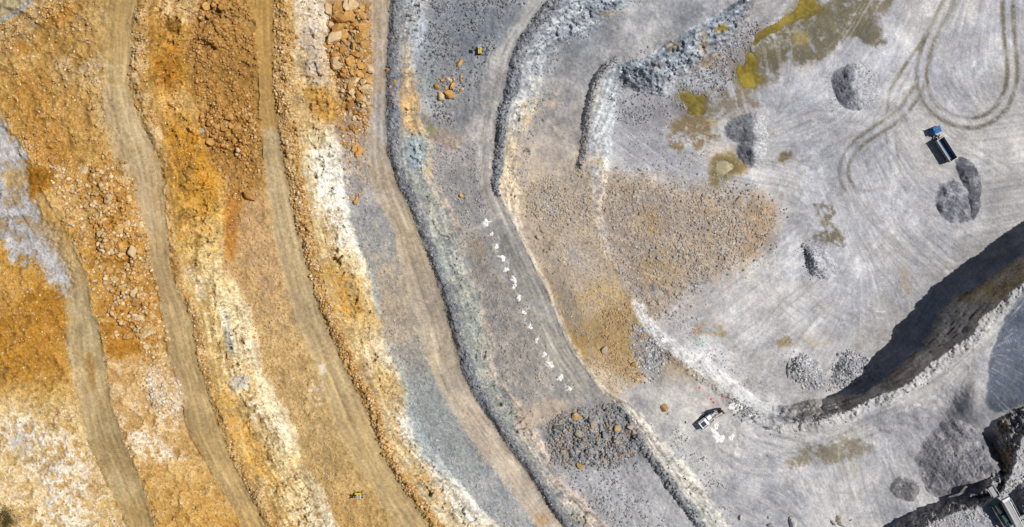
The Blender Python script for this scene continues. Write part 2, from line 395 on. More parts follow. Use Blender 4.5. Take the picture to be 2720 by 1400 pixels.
# ------------------------------------------------------------------ base colours (surface colours; a shoulder shadow line is added further down)
COL = np.zeros(U.shape + (3,), np.float32)
def C3v(c): return np.array(c, np.float32)
def put(m, c, sl=None):
    global COL
    t = COL if sl is None else COL[sl]
    cc = C3v(c) if not isinstance(c, np.ndarray) else c
    r = t + (cc - t) * m[..., None]
    if sl is None: COL = r
    else: COL[sl] = r

def zone(m, a, b, n, lo=0.36, hi=0.68):
    A = key(a) if isinstance(a, dict) else C3v(a)
    B = key(b) if isinstance(b, dict) else C3v(b)
    k = ss(lo, hi, n)[..., None]
    put(m.astype(np.float32), A * (1 - k) + B * k)

zi = ZID
UW = U + WX * 7 + WF * 3
def soft(e, w, k=1.0): return ss(-w, w, U + (WX * 7 + WF * 3) * k - e)
w2l = 8 + 72 * ss(540, 380, V)
SOFT = [None, soft(t0, 7), soft(r1r, 5, .6), soft(r2l, w2l), soft(r2r, 3, .4), soft(c2, 6), soft(t2, 8), soft(r3l, 9), soft(r3r, 3, .4), soft(c3, 6), soft(t3, 5, .8), soft(r4l, 11), soft(r4r, 3, .4), soft(c4, 6), soft(t4, 7),
        soft(r5l, 12), soft(r5r, 3, .4), soft(c5, 4), soft(t5, 5)]
# wall on the far left, slope between the first two roads, wide upper bench
zone(np.ones_like(U), {0: (196, 152, 92), 420: (204, 154, 84), 600: (206, 152, 78), 800: (188, 130, 52), 980: (196, 142, 66), 1080: (214, 172, 108), 1400: (222, 184, 124)},
     {0: (214, 178, 126), 420: (212, 168, 102), 600: (214, 170, 104), 800: (204, 150, 72), 980: (214, 164, 88), 1080: (230, 204, 160), 1400: (232, 210, 170)}, N2 * 0.45 + NM * 0.55)
zone(SOFT[1] * ss(620, 760, V + WY * 30), {0: (198, 176, 138), 800: (192, 168, 124), 1000: (186, 160, 118), 1400: (186, 156, 108)}, (198, 174, 132), N2)
zone(SOFT[2] * ss(440, 500, V), {460: (200, 148, 76), 700: (204, 150, 72), 900: (206, 152, 80), 960: (216, 170, 112), 1100: (214, 172, 118), 1400: (212, 162, 90)},
     {460: (216, 172, 106), 900: (218, 170, 98), 960: (226, 194, 150), 1120: (230, 204, 166), 1250: (222, 182, 124), 1400: (222, 180, 118)}, N3)
road_tan = {0: (198, 164, 112), 300: (206, 172, 120), 480: (200, 172, 130), 700: (194, 166, 124), 1000: (190, 162, 116), 1400: (188, 158, 112)}
zone(SOFT[3], road_tan, {0: (194, 162, 110), 480: (206, 184, 150), 700: (198, 172, 130), 1400: (198, 166, 118)}, N2)
zone(SOFT[4], {0: (206, 160, 96), 400: (196, 148, 86), 800: (204, 160, 100), 1400: (206, 160, 96)}, (222, 188, 140), N3)
VEIN = np.clip(ss(0.022, 0.004, np.abs(fbm(U / 30 + 1.2 * WX, V / 62 + 1.2 * WY, 5, 9, 0.62) - 0.5)) + ss(0.018, 0.004, np.abs(fbm(U / 70 + 1.5 * WX, V / 28 + 1.5 * WY, 5, 3, 0.62) - 0.5)), 0, 1)
def face(sm, S, a, b, mid=0.5, w_=0.32, gain=0.9):
    k = S + gain * (0.45 * (N3 - 0.5) + 1.3 * (NM - 0.5)) + 0.35 * (N2 - 0.5) + 0.07 * ST3 + 0.09 * ST2
    k = ss(mid - w_, mid + w_, k)[..., None]
    ca, cb = key(a), key(b)
    put(sm, (ca * (1 - k) + cb * k) * 0.955)
    put(sm * 0.55 * ss(0.52, 0.60, NM) * ss(0.40, 0.56, N1 * 0.4 + N2 * 0.6), ca * 0.94 * np.array((1.0, 0.965, 0.90), np.float32))      # rusty stains between the beds
    put(sm * 0.75 * VEIN, np.minimum(cb * 1.05 + 6, 246))                                                                               # pale veins
face(SOFT[5], S2, {0: (212, 164, 100), 90: (204, 150, 78), 260: (214, 164, 92), 420: (206, 152, 76), 600: (214, 164, 92), 760: (224, 188, 128), 1000: (222, 184, 124), 1400: (216, 174, 112)},
     {0: (224, 190, 140), 90: (210, 160, 84), 260: (222, 178, 112), 420: (210, 158, 80), 560: (226, 186, 118), 700: (236, 212, 166), 900: (236, 216, 178), 1100: (236, 214, 174), 1250: (236, 214, 170), 1400: (240, 228, 202)}, 0.44)
zone(SOFT[6], {0: (192, 148, 90), 150: (188, 142, 82), 420: (186, 138, 76), 520: (200, 154, 96), 700: (206, 168, 122), 900: (204, 168, 120), 1200: (200, 168, 118), 1400: (204, 164, 108)},
     {0: (200, 156, 98), 300: (192, 142, 78), 520: (212, 172, 124), 900: (214, 180, 134), 1200: (208, 176, 128), 1400: (212, 174, 120)}, N3)
zone(SOFT[7], {0: (206, 162, 102), 300: (202, 162, 108), 340: (198, 172, 132), 700: (196, 172, 134), 1400: (202, 172, 126)}, {0: (206, 162, 102), 330: (188, 150, 98), 360: (198, 176, 138), 1400: (204, 176, 130)}, N2)
zone(SOFT[8], {0: (202, 154, 90), 200: (206, 162, 100), 700: (200, 152, 88), 1400: (202, 156, 94)}, (226, 192, 144), N4)
face(SOFT[9], S3, {0: (228, 208, 178), 240: (222, 188, 138), 330: (222, 186, 134), 420: (230, 206, 164), 560: (228, 200, 152), 700: (222, 184, 126), 850: (222, 186, 130), 1000: (222, 186, 132), 1200: (228, 200, 154), 1400: (230, 208, 168)},
     {0: (226, 212, 194), 200: (228, 204, 170), 280: (218, 174, 114), 360: (236, 220, 190), 460: (240, 232, 216), 640: (240, 230, 210), 740: (236, 210, 166), 840: (232, 200, 148), 930: (240, 222, 190), 1030: (230, 196, 146), 1110: (240, 228, 206), 1400: (242, 233, 216)}, 0.44)
zone(SOFT[10], {0: (178, 148, 110), 250: (176, 148, 116), 420: (178, 164, 150), 560: (164, 162, 162), 660: (156, 158, 156), 760: (176, 164, 146), 900: (172, 164, 152), 1020: (158, 160, 158), 1400: (162, 164, 166)},
     {0: (192, 164, 126), 420: (188, 176, 162), 560: (176, 174, 174), 760: (186, 170, 146), 1020: (150, 156, 156), 1400: (172, 172, 172)}, N3)
zone(SOFT[11], {0: (188, 168, 144), 180: (186, 168, 148), 350: (186, 172, 150), 600: (184, 168, 146), 900: (180, 167, 148), 1150: (184, 171, 154), 1400: (194, 180, 162)}, {0: (192, 176, 154), 260: (178, 173, 170), 600: (194, 178, 154), 1400: (200, 187, 168)}, N2)
zone(SOFT[12], {0: (124, 127, 134), 420: (124, 127, 134), 600: (118, 122, 128), 1400: (126, 129, 131)}, (150, 151, 154), N4)
face(SOFT[13], S4, {0: (168, 170, 174), 160: (178, 174, 168), 240: (196, 176, 150), 330: (196, 178, 152), 380: (172, 180, 182), 470: (168, 172, 170), 900: (164, 170, 163), 1150: (165, 168, 162), 1400: (168, 168, 164)},
     {0: (192, 194, 196), 150: (206, 190, 166), 240: (224, 190, 144), 330: (226, 190, 140), 400: (188, 190, 186), 460: (200, 192, 178), 520: (186, 186, 178), 700: (190, 184, 174), 900: (194, 184, 172), 1150: (198, 184, 172), 1400: (206, 190, 178)}, 0.62)
zone(SOFT[14], {-300: (140, 146, 154), 0: (146, 150, 156), 130: (152, 155, 160), 300: (164, 162, 162), 420: (168, 162, 160), 560: (158, 155, 152), 720: (158, 152, 146), 900: (156, 150, 144), 1020: (154, 150, 145), 1150: (156, 155, 154), 1250: (176, 175, 174), 1400: (184, 182, 182)},
     {-300: (150, 154, 160), 0: (156, 160, 164), 300: (174, 170, 168), 560: (170, 166, 160), 720: (168, 160, 150), 1020: (166, 160, 154), 1250: (186, 184, 184), 1400: (176, 178, 182)}, N3)
zone(SOFT[16], {0: (126, 130, 137), 480: (126, 130, 136), 560: (214, 196, 172), 1060: (196, 186, 170), 1150: (158, 156, 154), 1400: (146, 148, 152)}, (166, 168, 170), N4)
zone(SOFT[17], {0: (166, 172, 180), 130: (178, 182, 187), 300: (196, 194, 190), 400: (212, 198, 176), 520: (222, 204, 178), 620: (214, 196, 172), 800: (204, 186, 162), 1040: (208, 190, 166), 1120: (196, 188, 176), 1400: (188, 186, 180)},
     {0: (186, 193, 200), 130: (200, 204, 209), 300: (212, 212, 210), 400: (230, 208, 176), 600: (236, 224, 206), 800: (226, 206, 176), 1040: (228, 218, 202), 1400: (210, 208, 202)}, N3 * 0.6 + 0.4 * (0.5 + ST3 * 0.17))
zone(SOFT[18], {0: (160, 161, 165), 180: (152, 152, 154), 270: (160, 157, 156), 360: (174, 166, 160), 470: (180, 168, 154), 620: (178, 164, 148), 800: (180, 164, 144), 900: (184, 154, 110), 980: (176, 160, 140), 1030: (186, 182, 178), 1150: (188, 186, 186), 1400: (184, 184, 186)},
     {0: (174, 175, 180), 200: (166, 165, 166), 360: (182, 174, 166), 500: (188, 174, 154), 700: (186, 170, 148), 850: (178, 148, 104), 930: (186, 150, 98), 1030: (194, 190, 186), 1400: (192, 192, 194)}, N3)
zone(SOFT[15] * (1 - SOFT[16]) * ss(640, 540, V) * 0.85, {-300: (170, 168, 166), 0: (172, 169, 166), 300: (176, 171, 166), 640: (172, 165, 155)}, (184, 179, 173), N2)
zone(np.where(zi >= 23, 1.0, ss(0.2, 0.8, wl + 0.25 * WX)) * (zi != 19) * (zi != 20), (176, 176, 180), (190, 188, 189), N2)
zone(zi == 20, (190, 189, 193), (177, 179, 186), N2 * 0.6 + N1 * 0.4)
NW = fbm(U / 230 + 3.1, V / 200, 4, 7, 0.6)
put((zi == 20) * 0.55 * ss(0.48, 0.64, NW), (195, 190, 185)); put((zi == 20) * 0.6 * ss(0.54, 0.68, N2), (207, 206, 207))
put(RAMPM * 0.75, (206, 203, 200))
# pit wall
pw = (zi == 19).astype(np.float32)
zone(pw, (178, 180, 184), (200, 202, 204), N3 * 0.5 + 0.5 * (0.5 + ST3 * 0.17))
rightw = pw * ss(2060, 2150, U) * ss(560, 640, V)
rimw = pw * ss(790, 840, V) * ss(2090, 2030, U)
put(rimw, (226, 224, 221)); put(rimw * ss(0.48, 0.6, NM) * 0.6, (204, 201, 198))
put(rightw, (172, 164, 157)); put(rightw * ss(0.44, 0.64, N3), (196, 189, 182)); put(rightw * ss(0.56, 0.68, N2) * 0.7, (146, 126, 108))
up = pw * ss(280, 200, V)
put(up, (150, 158, 168)); put(up * ss(0.42, 0.66, NM), (182, 190, 200)); put(up * ss(0.5, 0.9, PT) * 0.7, (176, 172, 172)); put(up * ss(0.64, 0.74, N2) * 0.5, (172, 142, 96))
mid = pw * ss(640, 690, V) * ss(815, 780, V); put(mid, (184, 160, 124)); put(mid * ss(0.45, 0.6, NM), (172, 160, 146))
mid = pw * ss(380, 450, V) * ss(680, 600, V) * ss(0.5, 0.6, N2) * (U < 1650); put(mid * 0.7, (206, 176, 128))
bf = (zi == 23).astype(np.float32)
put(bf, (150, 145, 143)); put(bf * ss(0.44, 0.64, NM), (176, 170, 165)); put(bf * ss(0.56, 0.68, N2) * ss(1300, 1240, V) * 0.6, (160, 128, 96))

put((zi == 0) * ss(1040, 1120, V) * 0.8 * VEIN, np.array((240, 234, 222), np.float32))
# --- patches
def patch(pts, c, amt=1.0, f=10, wp=18, fi=6, noise=None, lo=0.45, hi=0.6, where=None):
    sl, m = mask(pts, f, wp, fi)
    m = m * amt
    if noise is not None: m = m * ss(lo, hi, noise[sl])
    if where is not None: m = m * where[sl]
    put(m, c, sl)
    return sl, m
# upper left
patch([(-300, -200), (95, -30), (78, 12), (38, 38), (0, 58), (-60, 90), (-300, 240)], (182, 166, 132), 1, 6, 6, 3)
sl, m, _, _ = linemask([(90, -10), (72, 14), (38, 40), (-5, 60)], 7, 4, 3, 2); put(m * 0.9, (168, 170, 176), sl)
patch([(-60, 90), (40, 50), (120, -20), (150, 20), (80, 90), (10, 140), (-60, 260)], (206, 186, 152), 0.7, 14, 20, 8, N4, 0.4, 0.6)
patch([(120, 20), (180, 0), (200, 40), (140, 70), (100, 60)], (192, 132, 58), 0.8, 14, 22, 8)
patch([(30, 100), (90, 110), (90, 150), (30, 150)], (196, 138, 68), 0.7, 12, 20, 8)
patch([(10, 190), (150, 180), (230, 250), (200, 330), (120, 360), (40, 300)], (202, 146, 76), 0.75, 22, 30, 10, NM, 0.35, 0.6)
patch([(60, 330), (170, 340), (220, 420), (120, 440), (60, 400)], (208, 152, 80), 0.75, 20, 26, 10)
patch([(140, 150), (330, 150), (335, 230), (220, 220), (150, 230)], (214, 194, 162), 0.7, 22, 30, 10, NM, 0.42, 0.6)
patch([(260, 230), (340, 220), (370, 340), (420, 420), (360, 480), (300, 420), (270, 320)], (206, 182, 142), 0.8, 22, 24, 8)
patch([(290, 400), (370, 430), (380, 500), (330, 520)], (210, 190, 162), 0.7, 16, 20, 8, NM, 0.4, 0.6)
GREY = [(-300, 150), (-40, 290), (5, 315), (40, 355), (64, 420), (70, 470), (84, 520), (128, 585), (172, 672), (186, 740), (172, 790), (150, 775), (118, 728), (74, 694), (34, 684), (12, 650), (-30, 620), (-300, 560)]
GSL, GM = mask(GREY, 12, 30, 24)
put(GM * (0.55 + 0.45 * ss(0.36, 0.5, N3[GSL])), (174, 171, 171), GSL); put(GM * ss(0.45, 0.65, N3[GSL]) * 0.7, (194, 191, 190), GSL)
patch([(0, 455), (60, 450), (70, 490), (40, 505), (0, 490)], (194, 164, 112), 0.8, 9, 22, 8)
patch([(90, 560), (170, 600), (235, 740), (200, 790), (185, 740), (150, 660)], (190, 160, 118), 0.75, 12, 18, 8)
patch([(66, 440), (110, 445), (160, 470), (120, 500), (90, 530), (74, 490)], (170, 114, 40), 0.9, 8, 12, 6)
patch([(80, 520), (160, 500), (270, 540), (250, 600), (150, 590)], (218, 180, 126), 0.8, 16, 18, 8)
patch([(-60, 790), (60, 770), (165, 790), (178, 930), (110, 1010), (-60, 1030)], (178, 122, 46), 0.62, 24, 26, 8, N2 * 0.5 + N3 * 0.5, 0.38, 0.58)
patch([(-60, 690), (60, 700), (100, 760), (40, 830), (-60, 850)], (214, 166, 96), 0.8, 20, 26, 8)
patch([(-60, 1095), (60, 1105), (160, 1150), (225, 1200), (240, 1280), (180, 1330), (100, 1300), (60, 1220), (-60, 1160)], (238, 231, 220), 0.75, 26, 34, 14, NM, 0.42, 0.54)
patch([(110, 1290), (220, 1270), (260, 1420), (110, 1430)], (238, 230, 216), 0.7, 26, 30, 14, NM, 0.42, 0.54)
patch([(40, 1140), (110, 1180), (70, 1220), (30, 1180)], (186, 184, 180), 0.7, 10, 20, 10, NM, 0.45, 0.6)
patch([(90, 1280), (140, 1290), (140, 1390), (110, 1360)], (170, 174, 180), 0.6, 10, 20, 10, NM, 0.45, 0.6)
patch([(255, 860), (330, 880), (400, 930), (330, 960), (285, 940)], (184, 124, 46), 0.85, 16, 16, 8)
patch([(250, 560), (340, 640), (400, 800), (390, 900), (290, 880), (250, 720)], (196, 136, 58), 0.5, 20, 24, 10, NM, 0.42, 0.6)
patch([(395, 970), (470, 1000), (490, 1090), (430, 1120), (385, 1050)], (228, 208, 178), 0.85, 14, 18, 8, N4, 0.35, 0.6)
patch([(330, 1130), (440, 1160), (500, 1220), (390, 1240), (340, 1190)], (238, 228, 214), 0.8, 16, 24, 10, NM, 0.42, 0.58)
patch([(225, 930), (255, 940), (250, 1040), (235, 1030)], (176, 132, 76), 0.6, 6, 6, 3)
# second face and the rubble at its foot
patch([(432, 50), (480, 48), (492, 80), (450, 96)], (124, 84, 36), 0.7, 8, 14, 8)
patch([(396, 140), (470, 110), (500, 190), (470, 240), (420, 230)], (188, 126, 46), 0.7, 18, 20, 8)
patch([(410, 0), (520, 0), (520, 70), (440, 46)], (226, 198, 156), 0.7, 12, 22, 10, NM, 0.42, 0.58)
patch([(400, 250), (520, 250), (560, 290), (470, 300), (410, 300)], (218, 176, 118), 0.8, 14, 20, 8)
patch([(500, 60), (660, 60), (690, 200), (620, 280), (520, 250)], (178, 130, 70), 0.5, 22, 26, 10)
patch([(560, 290), (690, 280), (690, 460), (660, 520), (600, 440)], (180, 128, 62), 0.5, 20, 24, 10)
patch([(430, 330), (530, 360), (590, 470), (560, 580), (480, 560), (440, 440)], (204, 146, 56), 0.55, 18, 22, 8, N2, 0.35, 0.55)
patch([(596, 500), (650, 490), (640, 600), (620, 690), (598, 680)], (196, 130, 62), 0.8, 10, 12, 6)
patch([(640, 540), (700, 500), (735, 700), (760, 800), (660, 760)], (212, 172, 130), 0.7, 22, 26, 8)
patch([(470, 700), (540, 720), (570, 790), (520, 800)], (240, 236, 228), 0.41, 8, 18, 8, N4, 0.4, 0.55)
patch([(590, 800), (610, 850), (625, 960), (600, 930), (588, 860)], (176, 180, 180), 0.7, 6, 10, 6)
patch([(610, 990), (660, 1000), (660, 1040), (620, 1030)], (180, 182, 184), 0.7, 8, 14, 8)
patch([(530, 720), (650, 790), (680, 920), (660, 980), (600, 900)], (242, 230, 204), 0.39, 14, 26, 10, NM, 0.42, 0.56)
patch([(655, 880), (700, 990), (770, 1090), (800, 1220), (740, 1180), (680, 1060)], (244, 236, 218), 0.44, 12, 18, 8, NM, 0.38, 0.54)
patch([(560, 1000), (640, 1060), (700, 1200), (740, 1300), (660, 1260), (600, 1140)], (208, 156, 78), 0.7, 18, 22, 8, NM, 0.4, 0.58)
patch([(660, 1050), (700, 1080), (690, 1140), (650, 1110)], (204, 196, 190), 0.6, 12, 22, 10, NM, 0.42, 0.56)
patch([(830, 1010), (870, 1020), (850, 1080), (820, 1060)], (236, 226, 212), 0.39, 10, 20, 10, N4, 0.4, 0.6)
patch([(845, 960), (862, 966), (858, 990), (846, 985)], (226, 220, 212), 0.8, 8, 10, 5)
patch([(815, 1030), (840, 1030), (838, 1060), (818, 1056)], (232, 222, 208), 0.39, 8, 12, 8, N4, 0.4, 0.6)
# third face
patch([(800, 40), (840, 30), (850, 200), (870, 230), (820, 240), (795, 150)], (178, 174, 174), 0.6, 12, 22, 10, NM, 0.42, 0.58)
patch([(855, 0), (875, 60), (884, 170), (868, 160), (858, 80)], (244, 240, 236), 0.44, 6, 8, 5, N4, 0.3, 0.5)
patch([(800, 215), (880, 240), (912, 292), (880, 330), (820, 290)], (212, 162, 90), 0.85, 12, 16, 8)
patch([(815, 380), (890, 370), (930, 480), (935, 600), (965, 690), (900, 660), (850, 540)], (247, 245, 240), 0.50, 10, 18, 8, N3 * 0.5 + 0.5 * (0.5 + ST3 * 0.17), 0.38, 0.52)
patch([(860, 690), (930, 700), (980, 800), (940, 850), (890, 800)], (206, 150, 74), 0.7, 14, 20, 8, NM, 0.4, 0.58)
patch([(945, 640), (985, 720), (1005, 800), (985, 800), (950, 720)], (246, 242, 234), 0.47, 7, 10, 6, N4, 0.35, 0.55)
patch([(1000, 880), (1030, 900), (1090, 1020), (1060, 1020), (1020, 960)], (245, 240, 228), 0.44, 9, 12, 7, N4, 0.35, 0.52)
patch([(1040, 1100), (1095, 1090), (1130, 1180), (1200, 1240), (1310, 1390), (1250, 1390), (1130, 1260)], (247, 244, 238), 0.48, 9, 14, 8, N4, 0.32, 0.5)
patch([(945, 960), (985, 940), (1010, 1010), (980, 1030)], (196, 184, 172), 0.6, 10, 18, 8, NM, 0.42, 0.58)
patch([(1070, 1240), (1120, 1220), (1180, 1320), (1140, 1340)], (212, 164, 98), 0.7, 14, 18, 8, NM, 0.4, 0.58)
# grey foot of the third face
patch([(985, 700), (1010, 760), (1015, 850), (1000, 840), (990, 760)], (170, 182, 184), 0.7, 6, 10, 5)
patch([(1040, 950), (1095, 1010), (1110, 1110), (1140, 1180), (1190, 1230), (1290, 1350), (1250, 1300), (1120, 1230), (1090, 1120)], (168, 180, 180), 0.6, 10, 14, 8)
patch([(940, 540), (1030, 560), (1050, 640), (980, 660), (945, 620)], (152, 156, 158), 0.55, 26, 30, 16, NM, 0.40, 0.60)
patch([(1010, 740), (1090, 820), (1110, 900), (1050, 930), (1010, 850)], (180, 164, 144), 0.7, 18, 20, 8)
patch([(1035, 920), (1090, 900), (1090, 960), (1050, 970)], (190, 178, 172), 0.6, 14, 20, 8, N4, 0.4, 0.6)
patch([(1100, 1020), (1190, 1060), (1250, 1200), (1180, 1210), (1110, 1130)], (150, 154, 152), 0.55, 26, 30, 14, NM, 0.38, 0.6)
patch([(980, 260), (1026, 240), (1026, 330), (985, 340)], (178, 174, 174), 0.5, 18, 20, 8)
# fourth face
patch([(1090, 60), (1130, 20), (1140, 60), (1112, 150), (1100, 240), (1090, 190)], (196, 204, 212), 0.8, 6, 8, 5)
patch([(1120, 100), (1160, 110), (1160, 300), (1120, 290)], (170, 178, 178), 0.75, 12, 14, 8)
patch([(1066, 190), (1106, 180), (1112, 330), (1080, 350), (1062, 300)], (216, 176, 126), 0.6, 12, 14, 8, NM, 0.38, 0.55)
patch([(1114, 295), (1130, 300), (1160, 330), (1160, 370), (1136, 360)], (128, 126, 84), 0.8, 6, 12, 8, N4, 0.3, 0.5)
patch([(1078, 360), (1110, 356), (1130, 400), (1116, 450), (1080, 450)], (170, 184, 190), 0.85, 9, 12, 6)
patch([(1124, 390), (1152, 390), (1150, 480), (1136, 500)], (208, 184, 150), 0.7, 8, 12, 6, NM, 0.4, 0.55)
for pts in ([(1160, 500), (1190, 540), (1215, 610), (1238, 680)], [(1246, 720), (1272, 780), (1292, 850), (1308, 910)], [(1310, 980), (1340, 1030), (1390, 1100), (1430, 1180)], [(1440, 1180), (1470, 1250), (1520, 1310), (1580, 1360)]):
    sl, m, _, _ = linemask(pts, 9, 8, 5, 5); put(m * ss(0.40, 0.58, NM[sl]) * 0.6, (216, 192, 172), sl)
patch([(1210, 620), (1246, 640), (1270, 760), (1290, 900), (1250, 900), (1220, 760)], (164, 172, 164), 0.4, 12, 16, 8)
# upper middle
patch([(1160, -40), (1290, -40), (1300, 110), (1230, 180), (1170, 120), (1140, 30)], (134, 140, 148), 0.55, 30, 30, 10)
patch([(1140, 340), (1210, 350), (1230, 390), (1170, 410)], (186, 160, 138), 0.6, 16, 20, 8)
patch([(1220, 620), (1300, 640), (1310, 760), (1260, 780), (1240, 700)], (150, 144, 138), 0.6, 20, 20, 8)
patch([(1240, 620), (1290, 640), (1280, 680), (1250, 670)], (186, 164, 134), 0.5, 14, 16, 8)
patch([(1350, 600), (1400, 690), (1440, 790), (1500, 900), (1580, 1030), (1500, 1050), (1440, 940), (1390, 820), (1345, 700)], (168, 163, 152), 0.8, 14, 10, 5)
patch([(1360, 1090), (1470, 1050), (1530, 1090), (1450, 1130), (1390, 1140)], (182, 164, 146), 0.7, 16, 18, 8)
patch([(1540, 1200), (1650, 1170), (1740, 1280), (1810, 1390), (1620, 1390)], (182, 181, 184), 0.6, 24, 22, 8)
patch([(1480, 1170), (1600, 1150), (1700, 1120), (1720, 1190), (1600, 1240), (1500, 1230)], (152, 148, 146), 0.5, 20, 20, 8)
patch([(1420, 1360), (1460, 1370), (1450, 1400), (1420, 1400)], (206, 150, 90), 0.4, 10, 12, 6)
# upper face of the fifth step
patch([(1480, 90), (1570, 40), (1590, 70), (1520, 110), (1450, 150)], (206, 214, 220), 0.7, 10, 14, 8, N4, 0.35, 0.55)
patch([(1560, 0), (1660, 0), (1640, 30), (1580, 60)], (132, 140, 150), 0.6, 12, 18, 8)
patch([(1575, 30), (1640, 34), (1650, 14), (1660, 40), (1600, 44)], (178, 142, 92), 0.5, 6, 12, 8, N4, 0.4, 0.55)
patch([(1395, 260), (1430, 180), (1444, 210), (1420, 300), (1396, 330)], (206, 204, 196), 0.6, 8, 10, 6)
patch([(1380, 260), (1430, 250), (1420, 330), (1380, 350)], (222, 186, 130), 0.5, 10, 14, 6, NM, 0.4, 0.55)
patch([(1450, 240), (1510, 240), (1490, 290), (1450, 290)], (206, 184, 156), 0.6, 12, 20, 8, NM, 0.42, 0.58)
patch([(1395, 390), (1406, 390), (1408, 406), (1394, 406)], (128, 118, 98), 0.8, 4, 4, 3)
patch([(1560, 215), (1600, 205), (1612, 235), (1590, 300), (1568, 290)], (196, 192, 184), 0.5, 8, 8, 4)
patch([(1610, 200), (1636, 210), (1632, 330), (1620, 460), (1600, 500), (1602, 360)], (208, 214, 216), 0.8, 7, 6, 5)
patch([(1900, 70), (1932, 62), (1936, 84), (1904, 90)], (164, 132, 54), 0.8, 6, 8, 6)
patch([(1860, 150), (1950, 130), (1960, 170), (1870, 190)], (180, 134, 82), 0.7, 10, 18, 8, N4, 0.4, 0.6)
patch([(1770, 110), (1800, 100), (1800, 150), (1775, 150)], (176, 140, 84), 0.6, 8, 14, 8, N4, 0.4, 0.6)
# muck
MK = [(1590, 470), (1700, 470), (1850, 500), (1990, 505), (2062, 560), (2050, 630), (1985, 690), (1900, 735), (1820, 790), (1745, 850), (1690, 830), (1630, 720), (1585, 620)]
MSL, MM = mask(MK, 44, 48, 34)
put(MM * 0.92, (178, 160, 144), MSL); put(MM * ss(0.45, 0.62, N2[MSL]) * 0.6, (188, 162, 132), MSL); put(MM * ss(0.50, 0.64, N3[MSL]) * 0.6, (172, 166, 162), MSL)
patch([(1960, 520), (2050, 540), (2060, 600), (2010, 690), (1960, 680), (1990, 600)], (184, 154, 118), 0.6, 26, 26, 12)
patch([(1700, 560), (1760, 540), (1770, 610), (1720, 640)], (188, 156, 112), 0.7, 22, 22, 8)
patch([(1690, 690), (1790, 660), (1800, 720), (1770, 760), (1690, 740)], (190, 160, 116), 0.65, 26, 24, 12)
patch([(1780, 800), (1860, 740), (1900, 740), (1830, 800), (1760, 870), (1720, 860)], (190, 187, 186), 0.7, 18, 20, 8)
patch([(1585, 820), (1650, 780), (1680, 820), (1670, 880), (1700, 930), (1700, 1010), (1640, 1010), (1590, 920)], (186, 154, 108), 0.7, 34, 34, 20)
patch([(1540, 740), (1640, 740), (1640, 800), (1560, 800)], (188, 160, 118), 0.7, 20, 20, 8)
patch([(1670, 860), (1740, 900), (1780, 960), (1720, 1010), (1690, 960)], (174, 172, 176), 0.8, 16, 18, 8)
patch([(1500, 650), (1560, 670), (1580, 720), (1520, 720)], (172, 168, 168), 0.6, 18, 18, 8)
patch([(1440, 520), (1480, 510), (1490, 580), (1440, 570)], (176, 174, 176), 0.5, 16, 18, 8)
patch([(1470, 700), (1500, 720), (1540, 830), (1550, 900), (1500, 850), (1470, 770)], (146, 136, 122), 0.6, 14, 14, 6)
patch([(1585, 960), (1660, 1020), (1640, 1060), (1590, 1030)], (208, 186, 156), 0.7, 14, 14, 6)
for pts, wd, c in (([(1688, 806), (1708, 830), (1730, 868), (1770, 900), (1830, 938), (1890, 982), (1950, 1026), (2000, 1062), (2050, 1092)], 12, (238, 237, 235)),
                   ([(1612, 440), (1600, 520), (1592, 580), (1596, 630), (1618, 685)], 8, (226, 213, 194)),
                   ([(1660, 1075), (1700, 1100), (1742, 1158), (1778, 1200), (1820, 1245), (1862, 1300), (1900, 1356), (1930, 1400)], 9, (226, 221, 210))):
    sl, m, _, _ = linemask(pts, wd, 6, 4, 4); put(m * ss(0.3, 0.55, N4[sl]) * 0.9, c, sl)
# pit floor: damp ground, puddle margins, stains
def stain(pts, c, amt, f=12, wp=34, fi=14, lo=0.36, hi=0.56): patch(pts, c, amt, f, wp, fi, N3 * 0.6 + N4 * 0.4, lo, hi)
patch([(2000, -40), (2120, -30), (2060, 50), (2010, 100), (1990, 180), (1950, 230), (1890, 190), (1960, 110), (1990, 50)], (152, 146, 148), 0.75, 14, 16, 8)
patch([(1640, 270), (1780, 270), (1880, 260), (1900, 330), (1780, 330), (1680, 340)], (154, 152, 156), 0.75, 30, 26, 12)
patch([(1640, 290), (1760, 330), (1850, 400), (1800, 450), (1680, 450), (1640, 400)], (168, 167, 173), 0.7, 40, 26, 12)
stain([(2110, 30), (2200, 0), (2290, -20), (2330, 60), (2345, 100), (2330, 122), (2290, 118), (2240, 100), (2220, 130), (2200, 160), (2140, 160), (2090, 170), (2040, 190), (2020, 150), (2050, 80)], (136, 128, 108), 0.95, 8, 26, 12, 0.22, 0.5)
stain([(2120, 60), (2250, 40), (2320, 100), (2260, 110), (2160, 130)], (128, 124, 104), 0.8, 14, 24, 10, 0.3, 0.5)
patch([(2275, 60), (2320, 76), (2346, 100), (2330, 124), (2300, 118), (2276, 100)], (124, 118, 98), 0.85, 6, 5, 4)
patch([(2318, 92), (2336, 86), (2336, 112), (2322, 116)], (168, 156, 116), 0.85, 5, 4, 3)
stain([(2290, -30), (2360, -30), (2370, 30), (2320, 50), (2280, 20)], (138, 132, 118), 0.8, 10, 22, 12, 0.34, 0.5)
patch([(2105, 80), (2150, 84), (2140, 124), (2110, 120)], (186, 166, 110), 0.85, 12, 16, 8)
patch([(2210, 60), (2226, 64), (2222, 92), (2206, 88)], (160, 156, 106), 0.7, 10, 8, 6)
stain([(2010, 90), (2080, 80), (2120, 160), (2070, 200), (2010, 230), (1990, 180)], (138, 130, 112), 0.75, 12, 24, 12, 0.36, 0.56)
stain([(1950, 200), (2030, 210), (2000, 250), (1960, 260)], (150, 132, 88), 0.7, 10, 20, 10, 0.36, 0.54)
